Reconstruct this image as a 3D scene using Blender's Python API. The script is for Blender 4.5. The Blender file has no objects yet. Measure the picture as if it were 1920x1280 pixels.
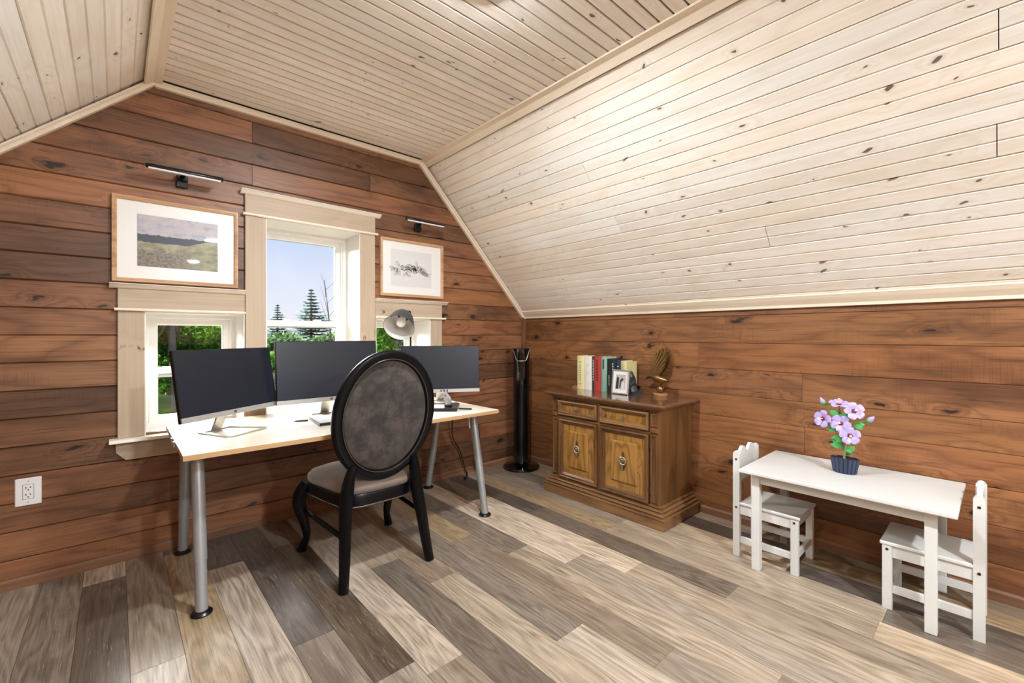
import bpy, bmesh, math, random
from mathutils import Vector, Matrix
R = random.Random(11)
scene = bpy.context.scene
COL = scene.collection
PI = math.pi

# ------------------------------------------------------------------ camera
cd = bpy.data.cameras.new('camera')
cam = bpy.data.objects.new('camera', cd); COL.objects.link(cam)
cd.sensor_width = 36.0; cd.lens = 826.0 / 1920.0 * 36.0
cd.shift_y = -11.5 / 1920.0
cd.clip_start = 0.05; cd.clip_end = 400
cam.location = (0, 0, 1.2)
cam.rotation_euler = (PI / 2, 0, -math.radians(41.972))
scene.camera = cam

# ------------------------------------------------------------------ world, sun, exposure
world = bpy.data.worlds.new('sky'); scene.world = world; world.use_nodes = True
wn = world.node_tree; wn.nodes.clear()
w_tc = wn.nodes.new('ShaderNodeTexCoord'); w_sep = wn.nodes.new('ShaderNodeSeparateXYZ')
w_ramp = wn.nodes.new('ShaderNodeValToRGB'); w_bg = wn.nodes.new('ShaderNodeBackground'); w_out = wn.nodes.new('ShaderNodeOutputWorld')
wn.links.new(w_tc.outputs['Generated'], w_sep.inputs[0]); wn.links.new(w_sep.outputs['Z'], w_ramp.inputs[0])
e = w_ramp.color_ramp.elements
e[0].position = 0.0; e[0].color = (0.93, 0.93, 1.0, 1); e[1].position = 0.6; e[1].color = (0.28, 0.47, 1.0, 1)
k = e.new(0.07); k.color = (0.84, 0.86, 1.0, 1)
k = e.new(0.24); k.color = (0.55, 0.70, 1.0, 1)
wn.links.new(w_ramp.outputs[0], w_bg.inputs[0]); wn.links.new(w_bg.outputs[0], w_out.inputs[0])
w_bg.inputs['Strength'].default_value = 0.82
sl = bpy.data.lights.new('sun', 'SUN'); sl.energy = 42.0; sl.angle = math.radians(50); sl.color = (1.0, 0.97, 0.93)
sun = bpy.data.objects.new('sun', sl); COL.objects.link(sun)
sun.rotation_euler = Vector((0.28, -0.92, -0.62)).to_track_quat('-Z', 'Y').to_euler()
LAMP_STRENGTH = (800.0, 2000.0, 2000.0)          # nearest lamp first
scene.cycles.max_bounces = 6; scene.cycles.use_adaptive_sampling = True; scene.cycles.adaptive_threshold = 0.02; scene.cycles.caustics_reflective = False; scene.cycles.caustics_refractive = False
vs = scene.view_settings
vs.view_transform = 'Standard'; vs.look = 'None'; vs.gamma = 1.0; vs.use_curve_mapping = False
vs.exposure = 0.32

# ------------------------------------------------------------------ helpers
OFF = {}
def finish(bm, smooth):
    bmesh.ops.recalc_face_normals(bm, faces=bm.faces)
def obj(name, bm, mat, parent=None, loc=None, smooth=None, col=None):
    """one mesh object; bm is in world coordinates unless parent was placed with local=True"""
    off = Vector(OFF.get(parent, (0, 0, 0))) if parent is not None else Vector(loc or (0, 0, 0))
    if off.length > 0: bmesh.ops.translate(bm, verts=bm.verts, vec=-off)
    finish(bm, smooth)
    me = bpy.data.meshes.new(name); bm.to_mesh(me); bm.free()
    if smooth is not None:
        me.polygons.foreach_set('use_smooth', [True] * len(me.polygons))
        me.set_sharp_from_angle(angle=math.radians(smooth))
    for m in (mat if isinstance(mat, (list, tuple)) else [mat]): me.materials.append(m)
    o = bpy.data.objects.new(name, me); COL.objects.link(o)
    if parent is not None: o.parent = parent
    elif loc: o.location = loc
    OFF[o] = off
    if col: o.color = col
    return o
def tag(o, label, cat=None, group=None, kind=None):
    o['label'] = label
    if cat: o['category'] = cat
    if group: o['group'] = group
    if kind: o['kind'] = kind
    return o
def thing(name, loc, label, cat, group=None, rot=None):
    o = bpy.data.objects.new(name, None); COL.objects.link(o)
    o.location = loc; o.empty_display_size = 0.1
    if rot is not None:
        o.rotation_euler = rot; OFF[o] = (0, 0, 0)
    else: OFF[o] = loc
    return tag(o, label, cat, group)
def struct(name, bm, mat, label=None, smooth=None):
    o = obj(name, bm, mat, smooth=smooth); o['kind'] = 'structure'
    if label: o['label'] = label
    return o
def struct_empty(name, loc, label):
    o = bpy.data.objects.new(name, None); COL.objects.link(o); o.location = loc
    OFF[o] = loc; o['kind'] = 'structure'; o['label'] = label
    return o
def B(): return bmesh.new()
def box(bm, lo, hi, bev=0.0, seg=1):
    v = [bm.verts.new((x, y, z)) for x in (lo[0], hi[0]) for y in (lo[1], hi[1]) for z in (lo[2], hi[2])]
    fs = [bm.faces.new([v[i] for i in q]) for q in ((0, 1, 3, 2), (4, 6, 7, 5), (0, 4, 5, 1), (2, 3, 7, 6), (0, 2, 6, 4), (1, 5, 7, 3))]
    if bev > 0:
        es = list({e for f in fs for e in f.edges})
        bmesh.ops.bevel(bm, geom=es, offset=bev, segments=seg, affect='EDGES', profile=0.5)
    return bm
def bx(lo, hi, bev=0.0, seg=1): return box(B(), lo, hi, bev, seg)
AX = {'X': lambda t, p: (t, p[0], p[1]), 'Y': lambda t, p: (p[0], t, p[1]), 'Z': lambda t, p: (p[0], p[1], t)}
def prism(bm, pts, axis, a, b, cap=True):
    f = AX[axis] if isinstance(axis, str) else axis
    A = [bm.verts.new(f(a, p)) for p in pts]; C = [bm.verts.new(f(b, p)) for p in pts]
    n = len(pts)
    for i in range(n): bm.faces.new((A[i], A[(i + 1) % n], C[(i + 1) % n], C[i]))
    if cap:
        bm.faces.new(A); bm.faces.new(C[::-1])
    return bm
def loops(bm, rings, close=True, cap0=True, cap1=True):
    vs_ = [[bm.verts.new(p) for p in r] for r in rings]; n = len(rings[0])
    for a, b in zip(vs_, vs_[1:]):
        for i in range(n if close else n - 1):
            bm.faces.new((a[i], a[(i + 1) % n], b[(i + 1) % n], b[i]))
    if cap0 and close: bm.faces.new(vs_[0][::-1])
    if cap1 and close: bm.faces.new(vs_[-1])
    return bm
def lathe(bm, prof, n=24, c=(0, 0, 0), M=None, sx=1.0, sy=1.0):
    rings = []
    for r, z in prof:
        ring = []
        for i in range(n):
            a = 2 * PI * i / n; p = Vector((max(r, 1e-4) * math.cos(a) * sx, max(r, 1e-4) * math.sin(a) * sy, z))
            if M: p = M @ p
            ring.append(p + Vector(c))
        rings.append(ring)
    return loops(bm, rings)
def frames(pts):
    pts = [Vector(p) for p in pts]; T = []
    for i in range(len(pts)):
        d = (pts[min(i + 1, len(pts) - 1)] - pts[max(i - 1, 0)]); T.append(d.normalized())
    up = Vector((0, 0, 1)) if abs(T[0].z) < 0.9 else Vector((1, 0, 0))
    N = [(up - T[0] * up.dot(T[0])).normalized()]
    for i in range(1, len(pts)):
        v = N[-1] - T[i] * N[-1].dot(T[i]); N.append(v.normalized())
    return pts, T, N
def tube(bm, pts, r, n=8, flat=1.0, cap=True):
    pts, T, N = frames(pts); rr = r if isinstance(r, (list, tuple)) else [r] * len(pts)
    rings = []
    for p, t, nn, q in zip(pts, T, N, rr):
        b = t.cross(nn)
        rings.append([p + nn * (q * flat * math.cos(2 * PI * i / n)) + b * (q * math.sin(2 * PI * i / n)) for i in range(n)])
    return loops(bm, rings, True, cap, cap)
def smoothpath(pts, sub=4):
    pts = [Vector(p) for p in pts]; out = []
    for i in range(len(pts) - 1):
        p0 = pts[max(i - 1, 0)]; p1 = pts[i]; p2 = pts[i + 1]; p3 = pts[min(i + 2, len(pts) - 1)]
        for k in range(sub):
            t = k / sub
            out.append(0.5 * ((2 * p1) + (p2 - p0) * t + (2 * p0 - 5 * p1 + 4 * p2 - p3) * t * t + (3 * p1 - p0 - 3 * p2 + p3) * t ** 3))
    out.append(pts[-1]); return out
def ringframe(bm, f, a0, a1, b0, b1, prof):
    """mitred rectangular frame; prof = closed list of (inset, height); f(a,b,h)->xyz"""
    rings = []
    for ins, h in prof + [prof[0]]:
        rings.append([f(a0 + ins, b0 + ins, h), f(a1 - ins, b0 + ins, h), f(a1 - ins, b1 - ins, h), f(a0 + ins, b1 - ins, h)])
    return loops(bm, rings, True, False, False)
def quad(bm, *p): bm.faces.new([bm.verts.new(q) for q in p]); return bm
def axes(x, n):
    x = Vector(x).normalized(); n = Vector(n).normalized(); y = n.cross(x)
    return Matrix((x, y, n)).transposed().to_4x4()
def board(parent, name, c, x, n, L, W, prof, mat, col):
    """wood board: local x runs along the grain, z out of the surface; prof = (y,z) outline"""
    bm = B(); prism(bm, prof, 'X', -L / 2, L / 2)
    bmesh.ops.recalc_face_normals(bm, faces=bm.faces)
    me = bpy.data.meshes.new(name); bm.to_mesh(me); bm.free(); me.materials.append(mat)
    o = bpy.data.objects.new(name, me); COL.objects.link(o); o.parent = parent
    M = axes(x, n); M.translation = Vector(c); o.matrix_local = M; o.color = col
    return o
def vprof(W, t, c, d, g=0.0, gd=0.0):
    p = [(-W / 2, -t), (-W / 2, -d), (-W / 2 + c, 0)]
    if g: p += [(-g, 0), (-g * 0.3, -gd), (g * 0.3, -gd), (g, 0)]
    return p + [(W / 2 - c, 0), (W / 2, -d), (W / 2, -t)]

# ------------------------------------------------------------------ materials
def S(h):                                     # sRGB hex -> linear
    h = h.lstrip('#'); v = [int(h[i:i + 2], 16) / 255 for i in (0, 2, 4)]
    return tuple(c / 12.92 if c <= 0.04045 else ((c + 0.055) / 1.055) ** 2.4 for c in v) + (1.0,)
class G:
    def __init__(s, name):
        s.m = bpy.data.materials.new(name); s.m.use_nodes = True; s.t = s.m.node_tree; s.t.nodes.clear()
        s.out = s.t.nodes.new('ShaderNodeOutputMaterial'); s.bsdf = s.t.nodes.new('ShaderNodeBsdfPrincipled')
        s.t.links.new(s.bsdf.outputs[0], s.out.inputs[0])
    def put(s, sock, v):
        if hasattr(v, 'is_linked') or isinstance(v, bpy.types.NodeSocket): s.t.links.new(v, sock)
        else: sock.default_value = v
    def n(s, typ, ins=None, **props):
        nd = s.t.nodes.new('ShaderNode' + typ)
        for k_, v in props.items(): setattr(nd, k_, v)
        for k_, v in (ins or {}).items(): s.put(nd.inputs[k_], v)
        return nd
    def math(s, op, a, b=0.0, c=0.0, clamp=False):
        return s.n('Math', {0: a, 1: b, 2: c}, operation=op, use_clamp=clamp).outputs[0]
    def vmul(s, v, w): return s.n('VectorMath', {0: v, 1: w}, operation='MULTIPLY').outputs[0]
    def vadd(s, v, w): return s.n('VectorMath', {0: v, 1: w}, operation='ADD').outputs[0]
    def noise(s, v, scale=1.0, detail=2.0, rough=0.5, dim='3D'):
        return s.n('TexNoise', {'Vector': v, 'Scale': scale, 'Detail': detail, 'Roughness': rough}, noise_dimensions=dim).outputs['Fac']
    def step(s, v, a, b):
        return s.n('MapRange', {0: v, 1: a, 2: b, 3: 0.0, 4: 1.0}, interpolation_type='SMOOTHSTEP').outputs[0]
    def mix(s, f, a, b, mode='MIX'):
        nd = s.n('Mix', {0: f}, data_type='RGBA', blend_type=mode)
        s.put(nd.inputs[6], a); s.put(nd.inputs[7], b); return nd.outputs[2]
    def ramp(s, f, stops):
        nd = s.n('ValToRGB', {0: f}); el = nd.color_ramp.elements
        while len(el) < len(stops): el.new(0.5)
        for e_, (p_, c_) in zip(el, stops): e_.position = p_; e_.color = c_
        return nd.outputs[0]
    def set(s, **kw):
        for k_, v in kw.items(): s.put(s.bsdf.inputs[k_.replace('_', ' ')], v)
        return s
    def bump(s, h, strength=0.3, dist=0.002):
        b = s.n('Bump', {'Height': h, 'Strength': strength, 'Distance': dist}); s.t.links.new(b.outputs[0], s.bsdf.inputs['Normal'])
def plain(name, c, rough=0.5, metal=0.0, spec=0.5, coat=0.0, var=0.06, sc=30.0, bump=0.0, sheen=0.0, emit=0.0):
    g = G(name); c = S(c) if isinstance(c, str) else c
    co = g.n('TexCoord').outputs['Object']; nz = g.noise(co, sc, 3)
    dk = tuple(x * (1 - var) for x in c[:3]) + (1,); lt = tuple(min(1, x * (1 + var)) for x in c[:3]) + (1,)
    col = g.mix(nz, dk, lt)
    g.set(Base_Color=col, Roughness=rough, Metallic=metal, Specular_IOR_Level=spec, Coat_Weight=coat, Coat_Roughness=0.12)
    if sheen: g.set(Sheen_Weight=sheen, Sheen_Roughness=0.4)
    if bump: g.bump(nz, bump, 0.003)
    if emit:
        g.set(Emission_Color=c, Emission_Strength=emit)
    return g.m
def wood(name, dark, light, knotc, axis='X', ring=12.0, ring_amt=0.45, kx=3.4, ky=7.0, kr=0.13, dens=0.4, rough=0.45, spec=0.4, coat=0.0,
         streak=70.0, blotch=None, blotch_amt=0.0, tint=True, bump=0.15, halo=0.35, rnd_off=True, lines=0.0, saw=0.0):
    g = G(name); co = g.n('TexCoord').outputs['Object']
    if axis != 'X':
        sp = g.n('SeparateXYZ', {0: co})
        order = {'Y': (1, 0, 2), 'Z': (2, 1, 0)}[axis]
        cb = g.n('CombineXYZ', {0: sp.outputs[order[0]], 1: sp.outputs[order[1]], 2: sp.outputs[order[2]]}); co = cb.outputs[0]
    oi = g.n('ObjectInfo'); rnd = oi.outputs['Random'] if rnd_off else 0.37
    off = g.n('CombineXYZ', {0: g.math('MULTIPLY', rnd, 57.0), 1: g.math('MULTIPLY', rnd, 131.0), 2: g.math('MULTIPLY', rnd, 23.0)}).outputs[0]
    p = g.vadd(co, off)
    warp = g.noise(g.vmul(p, (9.0, 20.0, 20.0)), 1.0, 2)
    vv = g.vmul(p, (kx, ky, ky)); vv = g.vadd(vv, g.n('CombineXYZ', {0: g.math('MULTIPLY', warp, 0.5), 1: g.math('MULTIPLY', warp, 0.6), 2: 0.0}).outputs[0])
    vo = g.n('TexVoronoi', {'Vector': vv, 'Scale': 1.0, 'Randomness': 0.9}, voronoi_dimensions='2D', feature='F1')
    csep = g.n('SeparateColor', {0: vo.outputs['Color']})
    absent = g.math('GREATER_THAN', csep.outputs[0], dens)
    kd = g.math('MULTIPLY_ADD', absent, 5.0, vo.outputs['Distance'])
    krad = g.math('MULTIPLY_ADD', csep.outputs[1], kr * 0.9, kr * 0.35)
    near = g.math('POWER', 2.718, g.math('MULTIPLY', kd, -6.0))
    n1 = g.noise(g.vmul(p, (0.8, 4.5, 4.5)), 1.0, 2, 0.45)
    cont = g.math('MULTIPLY_ADD', near, 0.55, n1)
    rg = g.math('MULTIPLY_ADD', g.math('SINE', g.math('MULTIPLY', cont, ring * 6.283)), 0.5, 0.5)
    rg = g.math('POWER', rg, 0.4)
    st = g.noise(g.vmul(p, (1.6, streak, streak)), 1.0, 3, 0.6)
    fac = g.math('ADD', g.math('MULTIPLY', rg, ring_amt), g.math('MULTIPLY', st, 1.25 * (1 - ring_amt)), clamp=True)
    col = g.mix(fac, dark, light)
    if blotch is not None:
        bl = g.step(g.noise(g.vmul(p, (1.3, 4.0, 4.0)), 1.0, 3, 0.6), 0.5, 0.72)
        col = g.mix(g.math('MULTIPLY', bl, blotch_amt), col, blotch)
    if tint: col = g.mix(1.0, col, oi.outputs['Color'], 'MULTIPLY')
    if lines:
        ln = g.noise(g.vmul(p, (3.2, 150.0, 150.0)), 1.0, 3, 0.7)
        col = g.mix(g.math('MULTIPLY', g.step(ln, 0.56, 0.70), lines), col, knotc)
        col = g.mix(g.math('MULTIPLY', g.step(ln, 0.40, 0.28), lines * 0.5), col, light)
    if saw:
        sm = g.step(g.noise(g.vmul(p, (330.0, 5.0, 5.0)), 1.0, 1), 0.52, 0.66); mk_ = g.step(g.noise(g.vmul(p, (2.5, 5.0, 5.0)), 1.0, 3), 0.5, 0.7)
        col = g.mix(g.math('MULTIPLY', g.math('MULTIPLY', sm, mk_), saw), col, knotc)
    hal = g.math('MULTIPLY', g.step(kd, g.math('MULTIPLY', krad, 2.6), krad), halo)
    col = g.mix(hal, col, knotc)
    km = g.step(kd, g.math('MULTIPLY', krad, 1.1), g.math('MULTIPLY', krad, 0.7))
    col = g.mix(g.math('MULTIPLY', km, 0.9), col, knotc)
    g.set(Base_Color=col, Roughness=rough, Specular_IOR_Level=spec, Coat_Weight=coat, Coat_Roughness=0.2)
    if bump: g.bump(fac, bump, 0.0015)
    return g.m
M = {}
M['wall'] = wood('stained_pine_wall', S('#5e4030'), S('#a67a5a'), S('#1d110c'), ring=9, ring_amt=0.42, kx=3.3, ky=7.0, kr=0.10, dens=0.34, rough=0.42, spec=0.45,
                 blotch=S('#4a3024'), blotch_amt=0.7, halo=0.3, streak=90, lines=0.6, saw=0.3)
M['pine'] = wood('pale_pine_boards', S('#e9dbc8'), S('#fdf8f1'), S('#5f4630'), ring=6, ring_amt=0.35, kx=4.6, ky=8.5, kr=0.058, dens=0.34, rough=0.5, spec=0.35,
                 blotch=S('#ecdcc4'), blotch_amt=0.4, halo=0.12, bump=0.05, lines=0.1)
M['pine_trim'] = wood('pine_trim', S('#e4d0b2'), S('#f8ebd8'), S('#6b4a30'), ring=5, ring_amt=0.3, kx=2.0, ky=8.0, kr=0.05, dens=0.2, rough=0.5, bump=0.04, tint=False)
M['pine_trim_y'] = wood('pine_trim_along_y', S('#e4d0b2'), S('#f8ebd8'), S('#6b4a30'), axis='Y', ring=5, ring_amt=0.3, kx=2.0, ky=8.0, kr=0.05, dens=0.2, rough=0.5, bump=0.04, tint=False)
M['casing'] = wood('whitewashed_casing', S('#a89179'), S('#c8b49c'), S('#6d4b36'), ring=3, ring_amt=0.25, kx=4.0, ky=5.0, kr=0.05, dens=0.35, rough=0.5, bump=0.04, tint=False)
M['casing_z'] = wood('whitewashed_casing_upright', S('#a89179'), S('#c8b49c'), S('#6d4b36'), axis='Z', ring=3, ring_amt=0.25, kx=4.0, ky=5.0, kr=0.05, dens=0.35, rough=0.5, bump=0.04, tint=False)
M['crown'] = plain('painted_crown', '#f0e6d8', 0.45, var=0.03)
M['baseb'] = wood('stained_baseboard', S('#56382a'), S('#8c6448'), S('#1d0f0a'), ring=5, kx=2.0, ky=6, dens=0.25, tint=False)
M['baseb_y'] = wood('stained_baseboard_y', S('#56382a'), S('#8c6448'), S('#1d0f0a'), axis='Y', ring=5, kx=2.0, ky=6, dens=0.25, tint=False)
M['post'] = wood('stained_corner_post', S('#56382a'), S('#8c6448'), S('#1d0f0a'), axis='Z', ring=5, kx=5.0, ky=6, dens=0.4, tint=False)
M['core'] = plain('wall_core', '#2a1a12', 0.9)
M['groove'] = plain('ceiling_backing', '#54432f', 0.9)
def floor_mat():
    g = G('vinyl_plank'); co = g.n('TexCoord').outputs['Object']; oi = g.n('ObjectInfo'); rnd = oi.outputs['Random']
    p = g.vadd(co, g.n('CombineXYZ', {0: g.math('MULTIPLY', rnd, 57.0), 1: g.math('MULTIPLY', rnd, 131.0), 2: 0.0}).outputs[0])
    n1 = g.noise(g.vmul(p, (1.1, 7.0, 7.0)), 1.0, 2, 0.5)
    rg = g.math('MULTIPLY_ADD', g.math('SINE', g.math('MULTIPLY', n1, 75.0)), 0.5, 0.5)
    st = g.noise(g.vmul(p, (2.4, 110.0, 110.0)), 1.0, 5, 0.75)
    st2 = g.noise(g.vmul(p, (9.0, 240.0, 240.0)), 1.0, 2, 0.6)
    fac = g.math('ADD', g.math('MULTIPLY', rg, 0.16), g.math('MULTIPLY', st, 1.0), clamp=True)
    base = g.ramp(fac, [(0.34, (0.34, 0.32, 0.30, 1)), (0.55, (0.85, 0.84, 0.82, 1)), (0.76, (1.3, 1.29, 1.27, 1))])
    bl = g.step(g.noise(g.vmul(p, (1.0, 5.0, 5.0)), 1.0, 3, 0.6), 0.42, 0.7)
    col = g.mix(g.math('MULTIPLY', bl, 0.45), base, (0.55, 0.49, 0.43, 1))
    col = g.mix(1.0, col, oi.outputs['Color'], 'MULTIPLY')
    line = g.math('MULTIPLY', g.step(st2, 0.63, 0.72), 0.4)
    col = g.mix(line, col, S('#d8cbb8'))
    dl = g.math('MULTIPLY', g.step(st2, 0.36, 0.27), 0.4)
    col = g.mix(dl, col, S('#3b2f26'))
    g.set(Base_Color=col, Roughness=g.math('MULTIPLY_ADD', st, 0.2, 0.22), Specular_IOR_Level=0.7)
    g.bump(g.math('ADD', st, st2), 0.25, 0.0015); return g.m
M['floor'] = floor_mat()
M['subfloor'] = plain('subfloor', '#241c16', 0.9)
M['white'] = plain('white_paint', '#cdcbc7', 0.38, var=0.02, sc=14, bump=0.03)
M['vinyl'] = plain('white_vinyl_frame', '#f4f3ef', 0.35, var=0.01)
M['jamb'] = plain('white_jamb', '#f3efe8', 0.45, var=0.015)
M['plastic'] = plain('white_plastic', '#eceae6', 0.35, var=0.01)
M['slot'] = plain('dark_slot', '#141210', 0.6)
M['black'] = plain('black_plastic', '#0b0b0d', 0.3, var=0.1)
M['gloss_black'] = plain('gloss_black', '#050507', 0.12, coat=0.6)
M['screen'] = plain('dark_screen', '#121824', 0.32, spec=0.5, var=0.03)
M['silver'] = plain('brushed_silver', '#b9b8b4', 0.32, metal=0.85, var=0.05)
M['chin'] = plain('silver_bezel', '#bfbfbd', 0.3, metal=0.6, var=0.03)
M['legmetal'] = plain('grey_metal_leg', '#a3a5a6', 0.34, metal=0.45, var=0.04)
M['lacquer'] = plain('black_lacquer', '#040509', 0.34, spec=0.22, coat=0.05, var=0.15, sc=8)
M['velvet'] = plain('taupe_velvet', '#7a6a5e', 0.85, var=0.28, sc=9, sheen=0.5, bump=0.08)
def velvet_back():  # mottled velvet; shade of the backlit chair back is put into its dark colours
    g = G('shade_darkened_taupe_velvet'); co = g.n('TexCoord').outputs['Object']
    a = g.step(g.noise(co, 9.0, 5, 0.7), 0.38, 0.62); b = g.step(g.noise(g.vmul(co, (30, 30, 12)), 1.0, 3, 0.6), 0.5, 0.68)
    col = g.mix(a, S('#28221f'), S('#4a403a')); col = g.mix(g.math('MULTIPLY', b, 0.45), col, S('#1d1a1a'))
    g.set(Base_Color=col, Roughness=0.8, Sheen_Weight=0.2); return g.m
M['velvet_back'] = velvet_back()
M['desk'] = wood('birch_desktop', S('#e6d6bc'), S('#f7eddd'), S('#d2b48c'), ring=3, ring_amt=0.3, dens=0.0, rough=0.25, spec=0.5, coat=0.35, bump=0.0, tint=False, streak=40)
M['desk_edge'] = wood('birch_edge', S('#a9825a'), S('#cfa67a'), S('#8a6a48'), ring=3, ring_amt=0.3, dens=0.0, rough=0.4, bump=0.0, tint=False)
M['cab'] = wood('walnut_cabinet', S('#24150b'), S('#805834'), S('#140a05'), axis='Z', ring=7, ring_amt=0.35, dens=0.15, kr=0.08, rough=0.28, coat=0.35, tint=False, lines=0.5, blotch=S('#3a210f'), blotch_amt=0.5)
M['cab_y'] = wood('walnut_cabinet_moulding', S('#38241a'), S('#946c44'), S('#1a0f07'), axis='Y', ring=5, lines=0.45, ring_amt=0.35, dens=0.1, kr=0.05, rough=0.28, coat=0.35, tint=False)
M['cab_panel'] = wood('burl_panel', S('#573a1c'), S('#a87a3e'), S('#3a2210'), axis='Z', ring=13, ring_amt=0.6, dens=0.4, kr=0.05, rough=0.28, coat=0.35, tint=False, blotch=S('#8f5c26'), blotch_amt=0.4)
M['cab_top'] = wood('polished_cabinet_top', S('#3c2217'), S('#74503a'), S('#2a140a'), axis='Y', ring=4, ring_amt=0.35, dens=0.05, rough=0.12, spec=0.6, coat=0.8, tint=False, bump=0.0)
M['pewter'] = plain('pewter', '#b0a793', 0.3, metal=0.9, var=0.2, sc=60)
M['bronze'] = plain('bronze', '#8a6a40', 0.32, metal=0.8, var=0.25, sc=50)
M['bronze_wood'] = plain('statue_base_wood', '#a5764c', 0.3, coat=0.4, var=0.15)
M['gilt'] = wood('gilt_frame', S('#8d5d3b'), S('#e0b78f'), S('#5a3820'), ring=4, ring_amt=0.3, dens=0.0, rough=0.35, tint=False, bump=0.0)
M['gilt_z'] = M['gilt']
M['mat'] = plain('picture_mat', '#eceae6', 0.35, spec=0.6, coat=0.4, var=0.01)
M['paper'] = plain('grey_paper', '#dcdad8', 0.35, coat=0.4, var=0.02)
M['ink'] = plain('black_ink', '#2c2a2a', 0.6)
def glass_mat():
    g = G('window_glass'); g.t.nodes.remove(g.bsdf)
    tr = g.n('BsdfTransparent', {0: (0.97, 0.98, 0.98, 1)}); gl = g.n('BsdfGlossy', {'Color': (1, 1, 1, 1), 'Roughness': 0.02})
    fr = g.n('Fresnel', {'IOR': 1.35}); mx = g.n('MixShader', {0: fr.outputs[0], 1: tr.outputs[0], 2: gl.outputs[0]})
    g.t.links.new(mx.outputs[0], g.out.inputs[0]); return g.m
M['glass'] = glass_mat()
def leaf_mat(name, a, b, rough=0.55):
    g = G(name); co = g.n('TexCoord').outputs['Object']
    col = g.mix(g.step(g.noise(co, 2.2, 5, 0.75), 0.35, 0.65), S(a), S(b)); g.set(Base_Color=col, Roughness=rough, Specular_IOR_Level=0.0)
    tl = g.n('BsdfTranslucent', {'Color': col}); mx = g.n('MixShader', {0: 0.6, 1: g.bsdf.outputs[0], 2: tl.outputs[0]})
    g.t.links.new(mx.outputs[0], g.out.inputs[0]); return g.m
M['leaf1'] = leaf_mat('maple_leaves', '#1f3f10', '#62902f')
M['leaf2'] = leaf_mat('dark_leaves', '#2c4527', '#5a744e')
M['leaf3'] = leaf_mat('bright_leaves', '#264e14', '#6c9a3a')
M['needle'] = leaf_mat('spruce_needles', '#456560', '#7c998e')
M['bark'] = plain('bark', '#7a6c5e', 0.9, var=0.4, sc=12)
M['grass'] = leaf_mat('lawn', '#22380f', '#3c561e')

# ================================================================== SETTING
YG, XR, YB, XL = 3.13, 2.97, -4.9, -1.03       # gable face, right knee wall face, rear wall, left knee wall
CZ = 2.592
def tint(base, spread, warm=0.0):
    v = 1 + R.uniform(-spread, spread); w = R.uniform(-warm, warm)
    return (min(2, base[0] * v * (1 + w)), base[1] * v, base[2] * v * (1 - w), 1)

# --- floor ---------------------------------------------------------
fl = struct('floor', bx((XL - 0.2, YB - 0.1, -0.06), (XR + 0.2, YG + 0.1, -0.006)), M['subfloor'], 'wide grey-brown wood plank floor')
FT = ['#a3927f', '#6b5f54', '#8a7a6a', '#b7a189', '#7d7064', '#c2b09c', '#9a8468', '#5d534b', '#ac9c8c', '#948678']
PW, PL, X0 = 0.1563, 1.297, 0.507
known = {1: 1.446, 3: 2.167, 4: 1.852, 5: 1.168, 6: 0.84, 7: 1.815, 8: 1.537, 9: 1.272, 10: 0.843, 11: 1.64}
fcol = {(1, 1.446 - PL): '#c6ae94', (1, 1.446): '#5f5144', (3, 2.167): '#8d7c6c', (3, 2.167 - PL): '#d0b592', (4, 1.852 - PL): '#c9a878', (4, 1.852): '#8f7d6b'}
pprof = vprof(PW - 0.0010, 0.006, 0.0004, 0.0004)
for r in range(-10, 17):
    xa = X0 + r * PW
    if xa > XR or xa + PW < XL: continue
    j = known.get(r, R.uniform(0, PL)); j -= PL * 8
    last = None
    while j < YG:
        a, b = max(j, YB), min(j + PL, YG - 0.002)
        if b - a > 0.01:
            c = fcol.get((r, round(j, 3)))
            if c is None:
                c = R.choice(FT)
                while c == last: c = R.choice(FT)
            last = c
            board(fl, 'plank', (xa + PW / 2, (a + b) / 2, 0.0), (0, 1, 0), (0, 0, 1), b - a - 0.001, PW, pprof, M['floor'], tint(S(c), 0.06))
        j += PL

# --- gable wall ----------------------------------------------------
OPEN = [(0.119, 0.587, 0.655, 1.329), (0.707, 1.316, 0.655, 1.941), (1.440, 1.906, 0.655, 1.329)]
bm = B(); ya, yb = YG + 0.02, 3.46
xs = [-1.3, 0.119, 0.587, 0.707, 1.316, 1.440, 1.906, 3.3]
for i in range(7):
    a, b = xs[i], xs[i + 1]
    o_ = [q for q in OPEN if abs(q[0] - a) < 1e-4]
    if o_:
        box(bm, (a, ya, -0.1), (b, yb, o_[0][2] - 0.022)); box(bm, (a, ya, o_[0][3]), (b, yb, 3.1))
    else: box(bm, (a, ya, -0.1), (b, yb, 3.1))
wb = struct('wall_back', bm, M['core'], 'stained pine plank gable wall with windows')
WT = [(.95, .86, .76, 1), (.9, .78, .68, 1), (.76, .66, .58, 1), (1.04, .9, .72, 1), (.6, .53, .47, 1), (.9, .74, .64, 1)]
rows = [0.0] + [0.134 + 0.13333 * i for i in range(20)]
wprof = vprof(0.1318, 0.02, 0.005, 0.006)
joints = {2.534: [0.634], 2.40: [], 2.267: [0.634], 2.4: [1.40], 2.134: [1.393]}
def zlim(z):                                    # x range of the gable at height z
    xl = 0.13 - (2.60 - z) * 1.037 - 0.06; xr = 1.85 + (2.60 - z) * 0.9106 + 0.06
    return max(xl, XL - 0.05), min(xr, XR + 0.06)
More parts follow.
